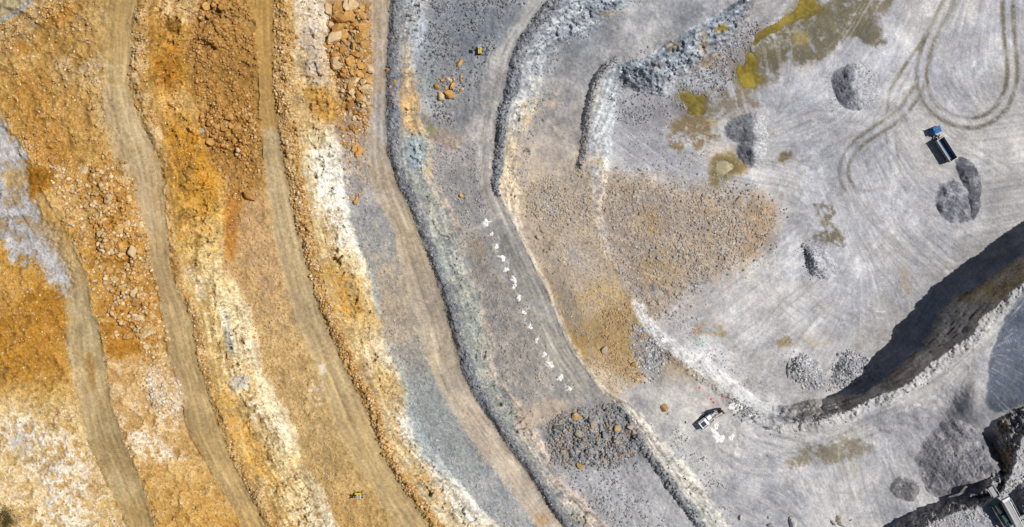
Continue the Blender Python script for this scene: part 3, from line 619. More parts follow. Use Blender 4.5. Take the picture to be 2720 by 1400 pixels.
stain([(1840, 250), (1960, 220), (2020, 260), (1990, 300), (1900, 330), (1840, 310)], (144, 132, 114), 0.7, 14, 26, 12, 0.38, 0.56)
stain([(1770, 320), (1860, 310), (1930, 330), (1900, 380), (1850, 390), (1840, 430), (1790, 400), (1770, 370)], (140, 122, 92), 0.8, 12, 28, 14, 0.44, 0.58)
patch([(1830, 310), (1900, 318), (1920, 335), (1850, 335)], (170, 140, 66), 0.5, 9, 16, 8)
patch([(1880, 380), (1960, 380), (1920, 440), (1880, 420)], (200, 190, 178), 0.8, 18, 16, 8)
stain([(1890, 420), (1940, 400), (1975, 430), (1990, 460), (1940, 460), (1910, 500), (1880, 500)], (150, 128, 82), 0.95, 10, 20, 10, 0.3, 0.5)
stain([(2155, 535), (2215, 530), (2225, 580), (2245, 620), (2210, 630), (2180, 580)], (142, 132, 118), 0.85, 8, 22, 12, 0.38, 0.54)
stain([(2150, 615), (2240, 610), (2250, 650), (2200, 655), (2170, 640)], (142, 132, 116), 0.9, 7, 16, 10, 0.32, 0.5)
stain([(2070, 410), (2105, 405), (2100, 430), (2070, 440)], (146, 128, 100), 0.85, 6, 10, 8, 0.3, 0.5)
stain([(1830, 870), (1890, 850), (1930, 880), (1920, 900), (1870, 880), (1840, 900)], (160, 140, 108), 0.85, 8, 14, 8, 0.32, 0.5)
patch([(1850, 896), (1880, 896), (1880, 920), (1848, 916)], (180, 198, 190), 0.7, 10, 10, 5)
stain([(2060, 900), (2100, 900), (2095, 925), (2060, 922)], (156, 138, 108), 0.85, 8, 12, 8, 0.3, 0.5)
stain([(2120, 880), (2200, 870), (2230, 910), (2150, 930), (2110, 910)], (172, 160, 146), 0.7, 14, 22, 10, 0.38, 0.56)
stain([(2370, 700), (2420, 710), (2430, 790), (2400, 780)], (166, 154, 128), 0.6, 14, 20, 10, 0.36, 0.56)
patch([(2300, 800), (2480, 700), (2560, 640), (2700, 560), (2740, 600), (2600, 720), (2460, 830), (2400, 920), (2300, 980), (2240, 920)], (158, 154, 152), 0.75, 34, 30, 14, N2, 0.3, 0.55)
patch([(2600, 470), (2720, 440), (2720, 580), (2640, 600), (2590, 560)], (168, 166, 166), 0.6, 22, 24, 10, NM, 0.38, 0.6)
patch([(1900, 780), (2180, 740), (2260, 840), (2150, 900), (1950, 890)], (200, 197, 198), 0.6, 40, 30, 8)
patch([(2440, 100), (2560, 90), (2640, 180), (2600, 300), (2500, 290), (2430, 200)], (182, 183, 194), 0.5, 34, 30, 10)
patch([(2300, 60), (2360, 70), (2380, 180), (2320, 230)], (182, 184, 196), 0.5, 26, 24, 8)
patch([(1990, 170), (2160, 180), (2180, 330), (2080, 420), (2030, 300)], (188, 189, 196), 0.5, 34, 26, 8)
# lower right yard
patch([(1990, 1140), (2100, 1130), (2300, 1110), (2330, 1160), (2200, 1200), (2020, 1180)], (204, 199, 190), 0.6, 24, 20, 8)
stain([(2110, 1200), (2180, 1170), (2310, 1170), (2330, 1200), (2250, 1215), (2150, 1240), (2080, 1240)], (156, 148, 130), 0.9, 8, 20, 12, 0.3, 0.5)
stain([(2225, 1230), (2280, 1220), (2280, 1270), (2240, 1270)], (176, 172, 160), 0.6, 12, 18, 10, 0.34, 0.54)
patch([(2290, 1080), (2420, 1070), (2480, 1120), (2420, 1200), (2330, 1220), (2290, 1150)], (162, 163, 171), 0.6, 30, 26, 12)
patch([(2040, 1190), (2072, 1200), (2070, 1320), (2040, 1330)], (172, 174, 184), 0.5, 14, 14, 8)
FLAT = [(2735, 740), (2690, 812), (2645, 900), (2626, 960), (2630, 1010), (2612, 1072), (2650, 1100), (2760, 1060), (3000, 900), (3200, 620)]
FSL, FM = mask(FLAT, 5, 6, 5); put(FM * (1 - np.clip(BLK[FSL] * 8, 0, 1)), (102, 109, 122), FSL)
patch([(2540, 1000), (2620, 1000), (2622, 1080), (2580, 1080)], (196, 193, 188), 0.6, 16, 14, 8)
patch([(2380, 1130), (2470, 1080), (2560, 1080), (2610, 1130), (2600, 1200), (2500, 1130), (2430, 1180)], (162, 161, 166), 0.6, 24, 22, 10)

for u_, v_ in ((1290, 592), (1319, 655), (1340, 700), (1363, 745), (1378, 792), (1391, 830), (1408, 869), (1424, 904), (1463, 969), (1488, 1004), (1511, 1033), (1908, 1160), (1945, 1160), (1905, 1132)):
    patch([(u_ - 13, v_), (u_, v_ - 13), (u_ + 13, v_), (u_, v_ + 13)], (206, 204, 200), 0.8, 9, 14, 8, N4, 0.42, 0.6)
    ang_ = (u_ * 7 + v_ * 3) % 6.28
    sl, m, _, _ = linemask([(u_, v_), (u_ + 14 * math.cos(ang_), v_ - 14 * abs(math.sin(ang_)) - 6), (u_ + 20 * math.cos(ang_ + .6), v_ - 26)], 1.6, 2, 3, 1); put(m * 0.7, (210, 208, 204), sl)
patch([(1930, 1070), (1965, 1070), (2000, 1100), (2010, 1125), (1970, 1118), (1940, 1100)], (214, 214, 214), 0.85, 14, 16, 10, N4, 0.36, 0.58)
# --- tyre tracks (pairs of wheel marks pressed into the floor)
def track(pts, gap, wd, c, amt, z=0.05):
    for off in ((-gap / 2, gap / 2) if gap else (0,)):
        p = np.array(pts, float)
        if off:
            t = np.gradient(p, axis=0); t /= np.hypot(t[:, 0], t[:, 1])[:, None] + 1e-9
            p = p + np.stack([-t[:, 1], t[:, 0]], 1) * off
        sl, m, d, s = linemask(p, wd * 0.5, wd * 0.45 + 1, 2, 1.6)
        m = m * (0.45 + 0.55 * ss(0.35, 0.6, vn(s / 34, s * 0 + off, 3))) * ss(0.15, 0.5, N4[sl])
        put(np.clip(m * amt, 0, 1), c, sl)
        Z[sl] -= z * m
TC = (128, 122, 110)
track([(2545, -60), (2520, 0), (2490, 60), (2466, 110), (2452, 160), (2446, 200), (2452, 245), (2474, 285), (2512, 312), (2556, 326), (2596, 328), (2640, 308), (2672, 270), (2688, 220), (2688, 160), (2680, 90), (2676, 0), (2672, -80)], 27, 10, TC, 1.0, 0.09)
track([(2540, 10), (2505, 62), (2480, 120), (2466, 165)], 0, 7, TC, 0.5)
track([(2465, 90), (2420, 150), (2385, 200), (2362, 240), (2358, 290)], 0, 8, TC, 0.85, 0.08)
track([(2450, 210), (2420, 270), (2380, 312), (2330, 345), (2280, 378), (2246, 420), (2238, 470), (2256, 500)], 24, 8, TC, 0.9, 0.08)
track([(2362, 330), (2370, 400), (2378, 460)], 24, 6, TC, 0.8)
track([(2256, 500), (2300, 510), (2350, 500)], 0, 7, TC, 0.5)
track([(2256, 500), (2290, 560), (2340, 600)], 22, 5, TC, 0.3)
for pts in ([(2330, 345), (2200, 400), (2090, 470), (2060, 520)], [(2246, 470), (2180, 560), (2120, 700), (2180, 820), (2300, 860)], [(2420, 560), (2340, 640), (2260, 700)], [(2256, 500), (2330, 600), (2420, 690), (2520, 700)],
            [(2450, 210), (2380, 330), (2300, 420), (2200, 470)], [(2640, 420), (2560, 400), (2540, 380)], [(2700, 470), (2600, 410), (2500, 330), (2440, 250)], [(2000, 1160), (2100, 1180), (2250, 1140), (2400, 1070), (2520, 1000)],
            [(1990, 1190), (2120, 1290), (2260, 1330), (2340, 1280), (2330, 1190)], [(1900, 1200), (2000, 1260), (2120, 1240), (2250, 1160)], [(2090, 330), (2180, 300), (2280, 320), (2350, 280)], [(2150, 860), (2060, 800), (2020, 720), (2080, 640)]):
    track(pts, 22, 5, (164, 160, 156), 0.6, 0.03); track([(x + 9, y + 14) for x, y in pts], 20, 4, (206, 204, 203), 0.45, 0.0)
trg = np.random.default_rng(77)
for k in range(90):                                     # the many older, overdriven wheel marks
    if k % 3 == 0: p = [trg.uniform(1980, 2500), trg.uniform(1130, 1330)]
    else: p = [trg.uniform(1950, 2720), trg.uniform(60, 900)]
    path = [tuple(p)]; dirn = 1.0 if trg.random() < 0.5 else -1.0; bend = trg.normal(0, 0.05)
    ox, oy = None, None
    for st in range(int(trg.integers(6, 15))):
        fx_, fy_ = float(sample(DX, [p[0]], [p[1]])[0]) * dirn, float(sample(DY, [p[0]], [p[1]])[0]) * dirn
        if ox is not None and fx_ * ox + fy_ * oy < 0: fx_, fy_ = -fx_, -fy_
        a_ = math.atan2(fy_, fx_) + bend * st; ox, oy = math.cos(a_), math.sin(a_)
        p = [p[0] + 24 * ox, p[1] + 24 * oy]; path.append(tuple(p))
    if sample(PT, [path[-1][0]], [path[-1][1]])[0] < 0.9 and k % 3: continue
    pale = trg.random() < 0.55
    track(path, 20 if trg.random() < 0.6 else 0, trg.uniform(2.5, 4.5), (212, 211, 211) if pale else (160, 157, 154), trg.uniform(0.35, 0.7), 0.02)
track([(2400, 60), (2380, 100), (2374, 140)], 0, 4, (212, 212, 210), 0.6, 0)
for cxx, cyy, r0, r1, a0, a1, k in ((2170, 700, 70, 130, 90, 250, 9), (2120, 420, 60, 130, 20, 110, 5), (2230, 1260, 50, 130, 100, 300, 8), (2540, 540, 110, 190, 140, 220, 7), (2340, 780, 40, 90, 180, 280, 5), (2250, 470, 90, 150, 120, 200, 4), (2420, 1180, 60, 150, 150, 260, 8)):
    for i in range(k):
        rr = r0 + (r1 - r0) * (i + random.random() * 0.7) / k
        b0 = a0 + random.random() * 60; b1 = min(a1, b0 + 40 + random.random() * 70)
        aa = np.radians(np.linspace(b0, b1, 10))
        track(np.stack([cxx + rr * np.cos(aa), cyy - 0.9 * rr * np.sin(aa)], 1), 0, 3, (214, 213, 213), 0.65, 0)

TC = (116, 110, 100)
track([(2545, -60), (2520, 0), (2490, 60), (2466, 110), (2452, 160), (2446, 200), (2452, 245), (2474, 285), (2512, 312), (2556, 326), (2596, 328), (2640, 308), (2672, 270), (2688, 220), (2688, 160), (2680, 90), (2676, 0), (2672, -80)], 27, 8, TC, 0.5, 0.04)
track([(2450, 210), (2420, 270), (2380, 312), (2330, 345), (2280, 378), (2246, 420), (2238, 470), (2256, 500)], 24, 7, TC, 0.5, 0.04)
track([(2465, 90), (2420, 150), (2385, 200), (2362, 240), (2358, 290)], 0, 8, TC, 0.65, 0.04)
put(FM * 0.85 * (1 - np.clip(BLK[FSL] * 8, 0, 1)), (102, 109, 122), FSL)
put(RAMPM * 0.5 * ss(0.36, 0.6, N3 * 0.5 + 0.5 * (0.5 + 0.17 * ST1)), (210, 208, 206))
# damp ground, darker than the dry floor and lying over the older marks
WET = (112, 105, 86)
stain([(2110, 40), (2190, 10), (2260, -20), (2330, 60), (2345, 100), (2330, 122), (2290, 118), (2240, 100), (2220, 130), (2190, 150), (2140, 150), (2090, 170), (2040, 190), (2020, 150), (2060, 90)], WET, 0.72, 10, 30, 16, 0.34, 0.56)
stain([(2230, -30), (2300, -30), (2330, 40), (2346, 100), (2326, 122), (2280, 110), (2230, 60)], WET, 0.6, 10, 14, 8, 0.26, 0.5)
stain([(2290, -40), (2360, -40), (2372, 24), (2330, 48), (2285, 14)], WET, 0.6, 10, 20, 12, 0.4, 0.54)
stain([(2010, 90), (2080, 90), (2110, 160), (2070, 205), (2020, 230), (1990, 180)], WET, 0.5, 12, 26, 14, 0.42, 0.58)
stain([(1840, 250), (1960, 225), (2020, 262), (1990, 300), (1900, 330), (1840, 310)], (124, 114, 98), 0.5, 14, 26, 12, 0.42, 0.58)
stain([(1770, 320), (1860, 310), (1930, 330), (1900, 380), (1850, 390), (1840, 430), (1790, 400), (1770, 370)], (122, 104, 76), 0.6, 12, 28, 14, 0.48, 0.6)
stain([(2160, 535), (2215, 530), (2225, 580), (2245, 620), (2210, 630), (2180, 580)], WET, 0.7, 8, 22, 12, 0.42, 0.56)
stain([(2150, 615), (2240, 610), (2252, 652), (2205, 658), (2170, 640)], WET, 0.75, 7, 16, 10, 0.36, 0.52)
stain([(2110, 1200), (2180, 1172), (2310, 1172), (2330, 1200), (2250, 1215), (2150, 1240), (2080, 1240)], (128, 120, 102), 0.6, 8, 22, 12, 0.38, 0.56)
stain([(2070, 408), (2105, 405), (2100, 430), (2070, 440)], (118, 104, 82), 0.7, 6, 10, 8, 0.34, 0.52)
stain([(2060, 900), (2100, 900), (2095, 925), (2060, 922)], (136, 118, 88), 0.6, 8, 12, 8, 0.34, 0.52)
patch([(2108, 84), (2148, 88), (2140, 122), (2112, 118)], (178, 160, 104), 0.7, 12, 16, 8)
# --- general mottling, wheel streaks, layering
lumi = np.ones_like(U)
hard = np.clip(ROAD + RAMPM, 0, 1)
flatm = ((zi == 20) | (zi == 22) | (zi == 18) | (zi == 14) | (zi == 15)).astype(np.float32) * (1 - 0.6 * np.clip(MUCKB * 3, 0, 1))
lumi += hard * (0.028 * ST1 + 0.022 * ST2) + flatm * (0.017 * ST1 + 0.013 * ST2)
lumi += hard * (0.05 * ss(0.2, 1.6, ST2) - 0.04 * ss(0.3, 1.6, -ST2))
for L, R_, sd in ((r1l, r1r, 1), (r2l, r2r, 2), (r3l, r3r, 3), (r4l, r4r, 4), (r5l, r5r, 5)):      # wheel paths, ruts, and the shoulder rut's shadow put in as a dark line
    f_ = (U - L) / np.maximum(R_ - L, 20) + 0.05 * (fbm(V / 90, V * 0 + sd, 3, sd) - 0.5) * 4
    on = ROAD * (0.35 + 0.65 * ss(0.35, 0.65, vn(V / 70 + f_ * 3, f_ * 9, sd)))
    lt = np.exp(-((f_ - 0.36) / 0.07) ** 2) + np.exp(-((f_ - 0.70) / 0.07) ** 2)
    dk = np.exp(-((f_ - 0.26) / 0.014) ** 2) + np.exp(-((f_ - 0.47) / 0.018) ** 2) + np.exp(-((f_ - 0.60) / 0.014) ** 2) + np.exp(-((f_ - 0.82) / 0.018) ** 2) + 1.4 * np.exp(-((f_ - 0.05) / 0.02) ** 2)
    lumi += on * (0.06 * lt - 0.09 * dk)
    Z -= on * 0.06 * dk
facem = np.clip(FACE + PFACE + BFACE, 0, 1)
lumi += facem * (0.07 * ST3 + 0.035 * ST2)
put(((zi == 20) | (zi == 22) | (zi == 21)) * 0.34 * ss(1.0, 2.0, ST1), (214, 214, 215)); put(((zi == 20) | (zi == 22)) * 0.4 * ss(1.1, 2.1, -ST1), (158, 157, 160))
rough_dirt = (1 - hard) * (1 - 0.75 * flatm)
lumi += rough_dirt * (0.22 * (N4 - 0.5) + 0.18 * (N5 - 0.5) + 0.16 * (NRAND - 0.5))
lumi += (1 - rough_dirt) * (0.16 * (N4 - 0.5) + 0.09 * (NRAND - 0.5) + 0.08 * (N5 - 0.5))
lumi += 0.20 * (N2 - 0.5) + rough_dirt * 0.20 * (N3 - 0.5) + flatm * (0.15 * (N3 - 0.5) + 0.26 * (N1 - 0.5) + 0.12 * (N2 - 0.5))
COL *= np.clip(lumi, 0.55, 1.4)[..., None]
warm = (N3 - 0.5) * 10 + (N1 - 0.5) * 10
sat = (COL.max(-1) - COL.min(-1)) / 60.0
COL[..., 0] += warm * 0.5; COL[..., 2] -= warm * 0.9; osat = np.clip(sat - 0.7, 0, 1); COL *= (1 - 0.035 * osat)[..., None]; COL[..., 0] -= 4.0 * osat; COL[..., 1] -= 1.5 * osat; COL[..., 2] -= 8.0 * osat
# scattered pale and dark chips
chip = (NRAND > 0.978) & (rough_dirt > 0.5)
COL[chip] = COL[chip] * 0.45 + np.array((232, 222, 204), np.float32) * 0.55
chip = (NRAND < 0.02) & (rough_dirt > 0.5)
COL[chip] *= 0.72
COL *= 1 + (hard * (zi <= 12))[..., None] * np.array((-0.01, -0.012, -0.01), np.float32)
np.clip(COL, 8, 252, out=COL)

# ------------------------------------------------------------------ relief
RO = np.full_like(U, 0.10)
RO = np.where(zi <= 6, 0.18, RO); RO = np.where((zi == 10) | (zi == 14) | (zi == 15), 0.14, RO)
RO = RO * (1 - 0.8 * hard)
RO = np.where(facem > 0, 0.30, RO); RO = np.where((PFACE > 0) | (BFACE > 0), 0.13, RO)
RO = np.where((zi == 4) | (zi == 8), 0.34, RO); RO = np.where((zi == 12) | (zi == 16), 0.24, RO)
for m in (BERM6, BERM7, BERM8): RO = np.maximum(RO, 0.26 * m)
RO[MSL] = np.maximum(RO[MSL], 0.16 * MM)
RO = np.where((zi == 18) & (V > 440) & (V < 1020), 0.16, RO)
RO = np.where(zi == 20, np.maximum(0.035, RO * (MUCKB > 0.02)), RO)
RO = np.where((zi == 22), 0.05, RO); RO = np.where(zi == 24, 0.2, RO)
RO[FSL] = np.where(FM > 0.5, 0.10, RO[FSL])
for pts_, hh in (([(1450, 1150), (1500, 1105), (1570, 1085), (1640, 1075), (1700, 1130), (1715, 1190), (1650, 1235), (1550, 1235), (1470, 1220)], 0.8), ([(868, 20), (940, 5), (980, 20), (985, 260), (960, 330), (915, 260), (872, 150)], 1.6),
                 ([(200, 455), (300, 465), (385, 590), (420, 900), (330, 910), (260, 640)], 0.9), ([(520, -10), (640, -10), (640, 70), (600, 120), (530, 110)], 1.6), ([(510, 285), (690, 295), (690, 400), (580, 410)], 1.2)):
    sl, d = sdf(pts_, 22, 8, 60); m_ = ss(14, -22, d)
    RO[sl] = np.maximum(RO[sl], 0.42 * m_); Z[sl] += hh * m_ * (0.3 + 1.3 * N3[sl])
w1, v1 = worley(U / 10.0, V / 10.0, 2)
w2, v2 = worley(U / 24.0 + 0.4 * WX, V / 24.0 + 0.4 * WY, 6)
stones = np.clip(0.55 - w1, 0, 1) * (v1 > 0.45) * 2.2 + np.clip(0.6 - w2, 0, 1) * (v2 > 0.6) * 3.0
Z += RO * (2.0 * (N4 - 0.5) + 1.6 * (N5 - 0.5) + 0.7 * (NRAND - 0.5))
Z += RO * stones * np.where(facem > 0, 0.3, 1.0)
Z += np.clip(RO * 3, 0, 1) * 1.1 * (N3 - 0.5)
# crags and gullies on the faces
rid = 1 - np.abs(2 * fbm(U / 30 + WX, V / 30 + WY, 4, 10, 0.6) - 1)
edge = facem * np.minimum(1, 4 * np.maximum.reduce([np.minimum(s, 1 - s) for s in (S2, S3, S4, S5)] + [np.minimum(PT, 1 - PT), np.minimum(BLK, 1 - BLK)]))
bigc = np.where((PFACE > 0) | (V < 260) & (zi == 17), 1.25, 1.0)
FC1 = facets(U / 20 + 1.5 * WX, V / 28 + 1.5 * WY, 3); FC2 = facets(U / 8 + 0.6 * WF, V / 9.0 + 0.6 * WX, 7); FC0 = facets(U / 52 + 1.2 * WX, V / 48 + 1.2 * WY, 1)
crk = fbm(U / 15 + 0.8 * WX, V / 34 + 0.8 * WY, 4, 5, 0.6)
CRACK = ss(0.030, 0.0, np.abs(crk - 0.5)) * ss(0.42, 0.56, N2) + ss(0.022, 0.0, np.abs(fbm(U / 26 + WX, V / 13 + WY, 3, 8, 0.6) - 0.5)) * ss(0.5, 0.6, N3)
Z -= edge * np.clip((np.where(zi == 17, t5 - c5, 90.0)) / 45.0, 0.1, 1.0) * (1 - 0.5 * PFACE) * 0.85 * CRACK
wid = np.clip((np.where(zi == 17, t5 - c5, 90.0)) / 45.0, 0.1, 1.0)
rw_ = ss(2040, 2140, U) * ss(560, 640, V) * PFACE        # the tall shaded wall: bedded ledges rather than blocks
ledge = np.abs(((PT * 4 + 2.6 * N2 + 0.35 * ST2) % 1.0) - 0.5)
Z += edge * rw_ * (0.7 * (ledge - 0.25) + 0.30 * ST3 + 1.4 * (N3 - 0.5) + 0.35 * FC1 + 0.12 * FC2)
rimz = 1 - 0.75 * PFACE * ss(780, 840, V) * ss(2090, 2030, U)
Z += rimz * edge * (1 - rw_) * wid * np.where(bigc > 1, 0.8, 1.0) * (2.3 * (rid - 0.75) + 0.16 * ST3 + 1.2 * (N3 - 0.5) + np.where(bigc > 1, 0.6, 1.4) * FC1 + np.where(bigc > 1, 0.25, 0.55) * FC2 + np.where(bigc > 1, 2.1, 0.6) * FC0)
rockm = np.clip(RO * 4 - 0.5, 0, 1) * (1 - facem)
Z += rockm * (0.45 * FC2 + 0.35 * FC1 * (N3 > 0.5))
# the left wall and slope: lumpy ground
Z += ((zi == 0) | (zi == 2)) * (1 - hard) * (3.0 * (N2 - 0.5) + 2.2 * (N3 - 0.5))
Z += (zi == 6) * (2.4 * (N2 - 0.5) + 1.6 * (N3 - 0.5)) * ss(540, 400, V)
Z -= hard * 0.05 * np.clip(ST1, -1.5, 1.5)
Z -= flatm * 0.018 * np.clip(ST1, -2, 2)
# spilled grey fan lies in a shallow cut
Z[GSL] -= 0.9 * GM

Z0 = Z.astype(np.float32)

# ------------------------------------------------------------------ materials
def mat_ground(name, fine=2.6, amt=0.22, rough=0.95):
    m = bpy.data.materials.new(name); m.use_nodes = True
    n = m.node_tree.nodes; l = m.node_tree.links; b = n["Principled BSDF"]
    at = n.new("ShaderNodeAttribute"); at.attribute_name = "Col"
    tc = n.new("ShaderNodeTexCoord")
    no = n.new("ShaderNodeTexNoise"); no.inputs["Scale"].default_value = fine; no.inputs["Detail"].default_value = 4.0; no.inputs["Roughness"].default_value = 0.7
    l.new(tc.outputs["Object"], no.inputs["Vector"])
    mr = n.new("ShaderNodeMapRange"); mr.inputs[1].default_value = 0.25; mr.inputs[2].default_value = 0.75
    mr.inputs[3].default_value = 1 - amt; mr.inputs[4].default_value = 1 + amt
    l.new(no.outputs["Fac"], mr.inputs[0])
    mx = n.new("ShaderNodeVectorMath"); mx.operation = 'SCALE'
    l.new(at.outputs["Color"], mx.inputs[0]); l.new(mr.outputs[0], mx.inputs["Scale"])
    l.new(mx.outputs[0], b.inputs["Base Color"])
    b.inputs["Roughness"].default_value = rough
    b.inputs["Specular IOR Level"].default_value = 0.15
    return m

def mat_plain(name, c, rough=0.6, metal=0.0, vary=0.12, scale=3.0, spec=0.4, rnd=0.0, coat=0.0):
    m = bpy.data.materials.new(name); m.use_nodes = True
    n = m.node_tree.nodes; l = m.node_tree.links; b = n["Principled BSDF"]
    tc = n.new("ShaderNodeTexCoord")
    no = n.new("ShaderNodeTexNoise"); no.inputs["Scale"].default_value = scale; no.inputs["Detail"].default_value = 5.0
    l.new(tc.outputs["Object"], no.inputs["Vector"])
    mr = n.new("ShaderNodeMapRange"); mr.inputs[1].default_value = 0.3; mr.inputs[2].default_value = 0.7
    mr.inputs[3].default_value = 1 - vary; mr.inputs[4].default_value = 1 + vary
    l.new(no.outputs["Fac"], mr.inputs[0])
    val = mr.outputs[0]
    if rnd:
        oi = n.new("ShaderNodeObjectInfo"); m2 = n.new("ShaderNodeMapRange")
        m2.inputs[3].default_value = 1 - rnd; m2.inputs[4].default_value = 1 + rnd
        l.new(oi.outputs["Random"], m2.inputs[0])
        mu = n.new("ShaderNodeMath"); mu.operation = 'MULTIPLY'
        l.new(val, mu.inputs[0]); l.new(m2.outputs[0], mu.inputs[1]); val = mu.outputs[0]
    mx = n.new("ShaderNodeVectorMath"); mx.operation = 'SCALE'
    mx.inputs[0].default_value = tuple(float(x) for x in c); l.new(val, mx.inputs["Scale"])
    l.new(mx.outputs[0], b.inputs["Base Color"])
    b.inputs["Roughness"].default_value = rough; b.inputs["Metallic"].default_value = metal
    b.inputs["Specular IOR Level"].default_value = spec
    return m

M_GROUND = mat_ground("quarry_ground")
M_GRAVEL = mat_ground("crushed_gravel", 3.4, 0.42)
M_STONE = mat_ground("loose_stone", 1.6, 0.16)

# ------------------------------------------------------------------ mesh helpers
COLL = SC.collection
def link_mesh(name, verts, faces_flat, starts, totals, mat, col=None, smooth=False, parent=None):
    me = bpy.data.meshes.new(name)
    me.vertices.add(len(verts)); me.vertices.foreach_set("co", np.ascontiguousarray(verts, np.float32).ravel())
    me.loops.add(len(faces_flat)); me.loops.foreach_set("vertex_index", np.ascontiguousarray(faces_flat, np.int32))
    me.polygons.add(len(starts)); me.polygons.foreach_set("loop_start", np.ascontiguousarray(starts, np.int32))
    me.polygons.foreach_set("loop_total", np.ascontiguousarray(totals, np.int32))
    me.update(calc_edges=True)
    if smooth: me.polygons.foreach_set("use_smooth", np.ones(len(starts), bool))
    if col is not None:
        a = me.attributes.new("Col", 'FLOAT_COLOR', 'POINT')
        c4 = np.ones((len(verts), 4), np.float32); c4[:, :3] = col
        a.data.foreach_set("color", c4.ravel())
    me.materials.append(mat)
    o = bpy.data.objects.new(name, me); COLL.objects.link(o)
    if parent: o.parent = parent
    return o

IDX = np.arange(NV * NU).reshape(NV, NU)
def grid_object(name, cells, zarr, alb_rgb, mat):
    j, i = np.nonzero(cells)
    if len(j) == 0: return None
    q = np.stack([IDX[j, i], IDX[j + 1, i], IDX[j + 1, i + 1], IDX[j, i + 1]], 1)
    used, inv = np.unique(q.ravel(), return_inverse=True)
    z = zarr.ravel()[used]
    x, y, z = to_world(U.ravel()[used], V.ravel()[used], z)
    n = len(q)
    return link_mesh(name, np.stack([x, y, z], 1), inv.astype(np.int32), np.arange(n) * 4, np.full(n, 4), mat, alb_rgb.reshape(-1, 3)[used])

def tag(o, label=None, cat=None, group=None, kind=None):
    if label: o["label"] = label
    if cat: o["category"] = cat
    if group: o["group"] = group
    if kind: o["kind"] = kind
    return o

def cellmask(m): return m[:-1, :-1] & m[1:, :-1] & m[:-1, 1:] & m[1:, 1:]


# ------------------------------------------------------------------ puddles (ground sinks under each water sheet)
PUDDLES = [
    ("long olive puddle curling along the foot of the rubble at the top edge", [(2132, -60), (2129, 0), (2108, 34), (2072, 52), (2058, 68), (2028, 72), (2010, 98), (2002, 112), (2000, 128), (2012, 118), (2036, 92), (2070, 84), (2080, 62), (2120, 52), (2162, 40), (2190, 22), (2172, 16), (2168, 0), (2172, -60)], (138, 120, 50), 7),
    ("lobed olive puddle beside the damp pit floor, below the long one", [(1996, 140), (2010, 150), (2014, 176), (2004, 192), (2028, 208), (2014, 226), (1988, 238), (1970, 224), (1953, 188), (1964, 173), (1982, 174), (1986, 152)], (144, 126, 50), 7),
    ("small ragged olive puddle at the foot of the craggy blue face", [(1806, 245), (1826, 245), (1841, 259), (1870, 252), (1871, 285), (1876, 306), (1851, 310), (1824, 302), (1828, 284), (1808, 270)], (142, 126, 60), 7),
    ("pale milky puddle drying beside the ridged gravel heap", [(1906, 432), (1930, 428), (1954, 440), (1928, 462), (1908, 476), (1899, 452)], (190, 178, 142), 6),
]
PUD = []
for lab, pts, c, wp in PUDDLES:
    sl, d = sdf(pts, wp, 2.5, 30)
    lvl = float(np.percentile(Z0[sl][d < 0], 40))
    Z0[sl] = np.where(d < 3, np.minimum(Z0[sl], lvl - 0.12 - 0.03 * np.clip(-d, 0, 10)), np.where(d < 22, np.maximum(Z0[sl], lvl + 0.02), Z0[sl]))
    ring = ss(30, 2, d + 18 * (NM[sl] - 0.5)) * (d > 0); put(ring * 0.7 * ss(0.36, 0.52, NM[sl]), (124, 110, 78), sl)
    big = np.zeros(U.shape, bool); big[sl] = d < 2.0
    PUD.append((lab, big, lvl, c))

# ------------------------------------------------------------------ gravel heaps
def ridge(pts, r, h, warp=7, fine=2.5, p=1.0):
    q = chaikin(pts, 2, False) if len(pts) > 2 else np.array(pts, float)
    if len(q) == 1: q = np.array([q[0], q[0] + 0.1])
    sl = window(q, r + 40)
    d, _ = segdist(U[sl] + WX[sl] * warp, V[sl] + WY[sl] * warp, q, False)
    P = np.full(U.shape, -1.0, np.float32)
    P[sl] = h * (1 - np.maximum(d + WF[sl] * fine, 0) / r)
    return P
def union(*a): return np.maximum.reduce(a)

def star(apex, outline, h, p=1.15, warp=9, fine=4):     # heap whose slopes run from an apex down to a traced outline
    ol = chaikin(outline, 2); a0 = np.array(apex, float)
    ang = np.arctan2(ol[:, 1] - a0[1], ol[:, 0] - a0[0]); rad = np.hypot(ol[:, 0] - a0[0], ol[:, 1] - a0[1])
    o = np.argsort(ang); ang, rad = ang[o], rad[o]
    sl = window(ol, 30)
    x = U[sl] + WX[sl] * warp - a0[0]; y = V[sl] + WY[sl] * warp - a0[1]
    R_ = np.interp(np.arctan2(y, x), np.concatenate([ang - 2 * np.pi, ang, ang + 2 * np.pi]), np.tile(rad, 3))
    rho = (np.hypot(x, y) + WF[sl] * fine) / R_
    P = np.full(U.shape, -1.0, np.float32)
    fan = vn(np.arctan2(y, x) * 11 + 40, rho * 2.2, 6) * 0.6 + vn(np.arctan2(y, x) * 26 + 40, rho * 3.0, 2) * 0.4
    rho = rho * (1 + 0.08 * (fan - 0.5) * ss(0.05, 0.3, rho))
    P[sl] = np.where(rho < 1.12, h * np.sign(1 - rho) * np.abs(1 - rho) ** p, -1.0)
    return P
HEAPS = []
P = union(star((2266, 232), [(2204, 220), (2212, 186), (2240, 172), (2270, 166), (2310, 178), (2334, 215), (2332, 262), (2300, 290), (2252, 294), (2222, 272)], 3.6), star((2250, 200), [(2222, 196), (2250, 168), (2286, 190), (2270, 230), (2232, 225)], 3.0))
HEAPS.append((P, (128, 130, 138), (182, 182, 187), lambda: ss(2246, 2286, U + WX * 40 + WF * 16), "dark gravel heap with a pale dusty side and a shade-tinted side, below the damp stained ground"))  # dark gravel, dusty right; left also darkened as the side away from the sun
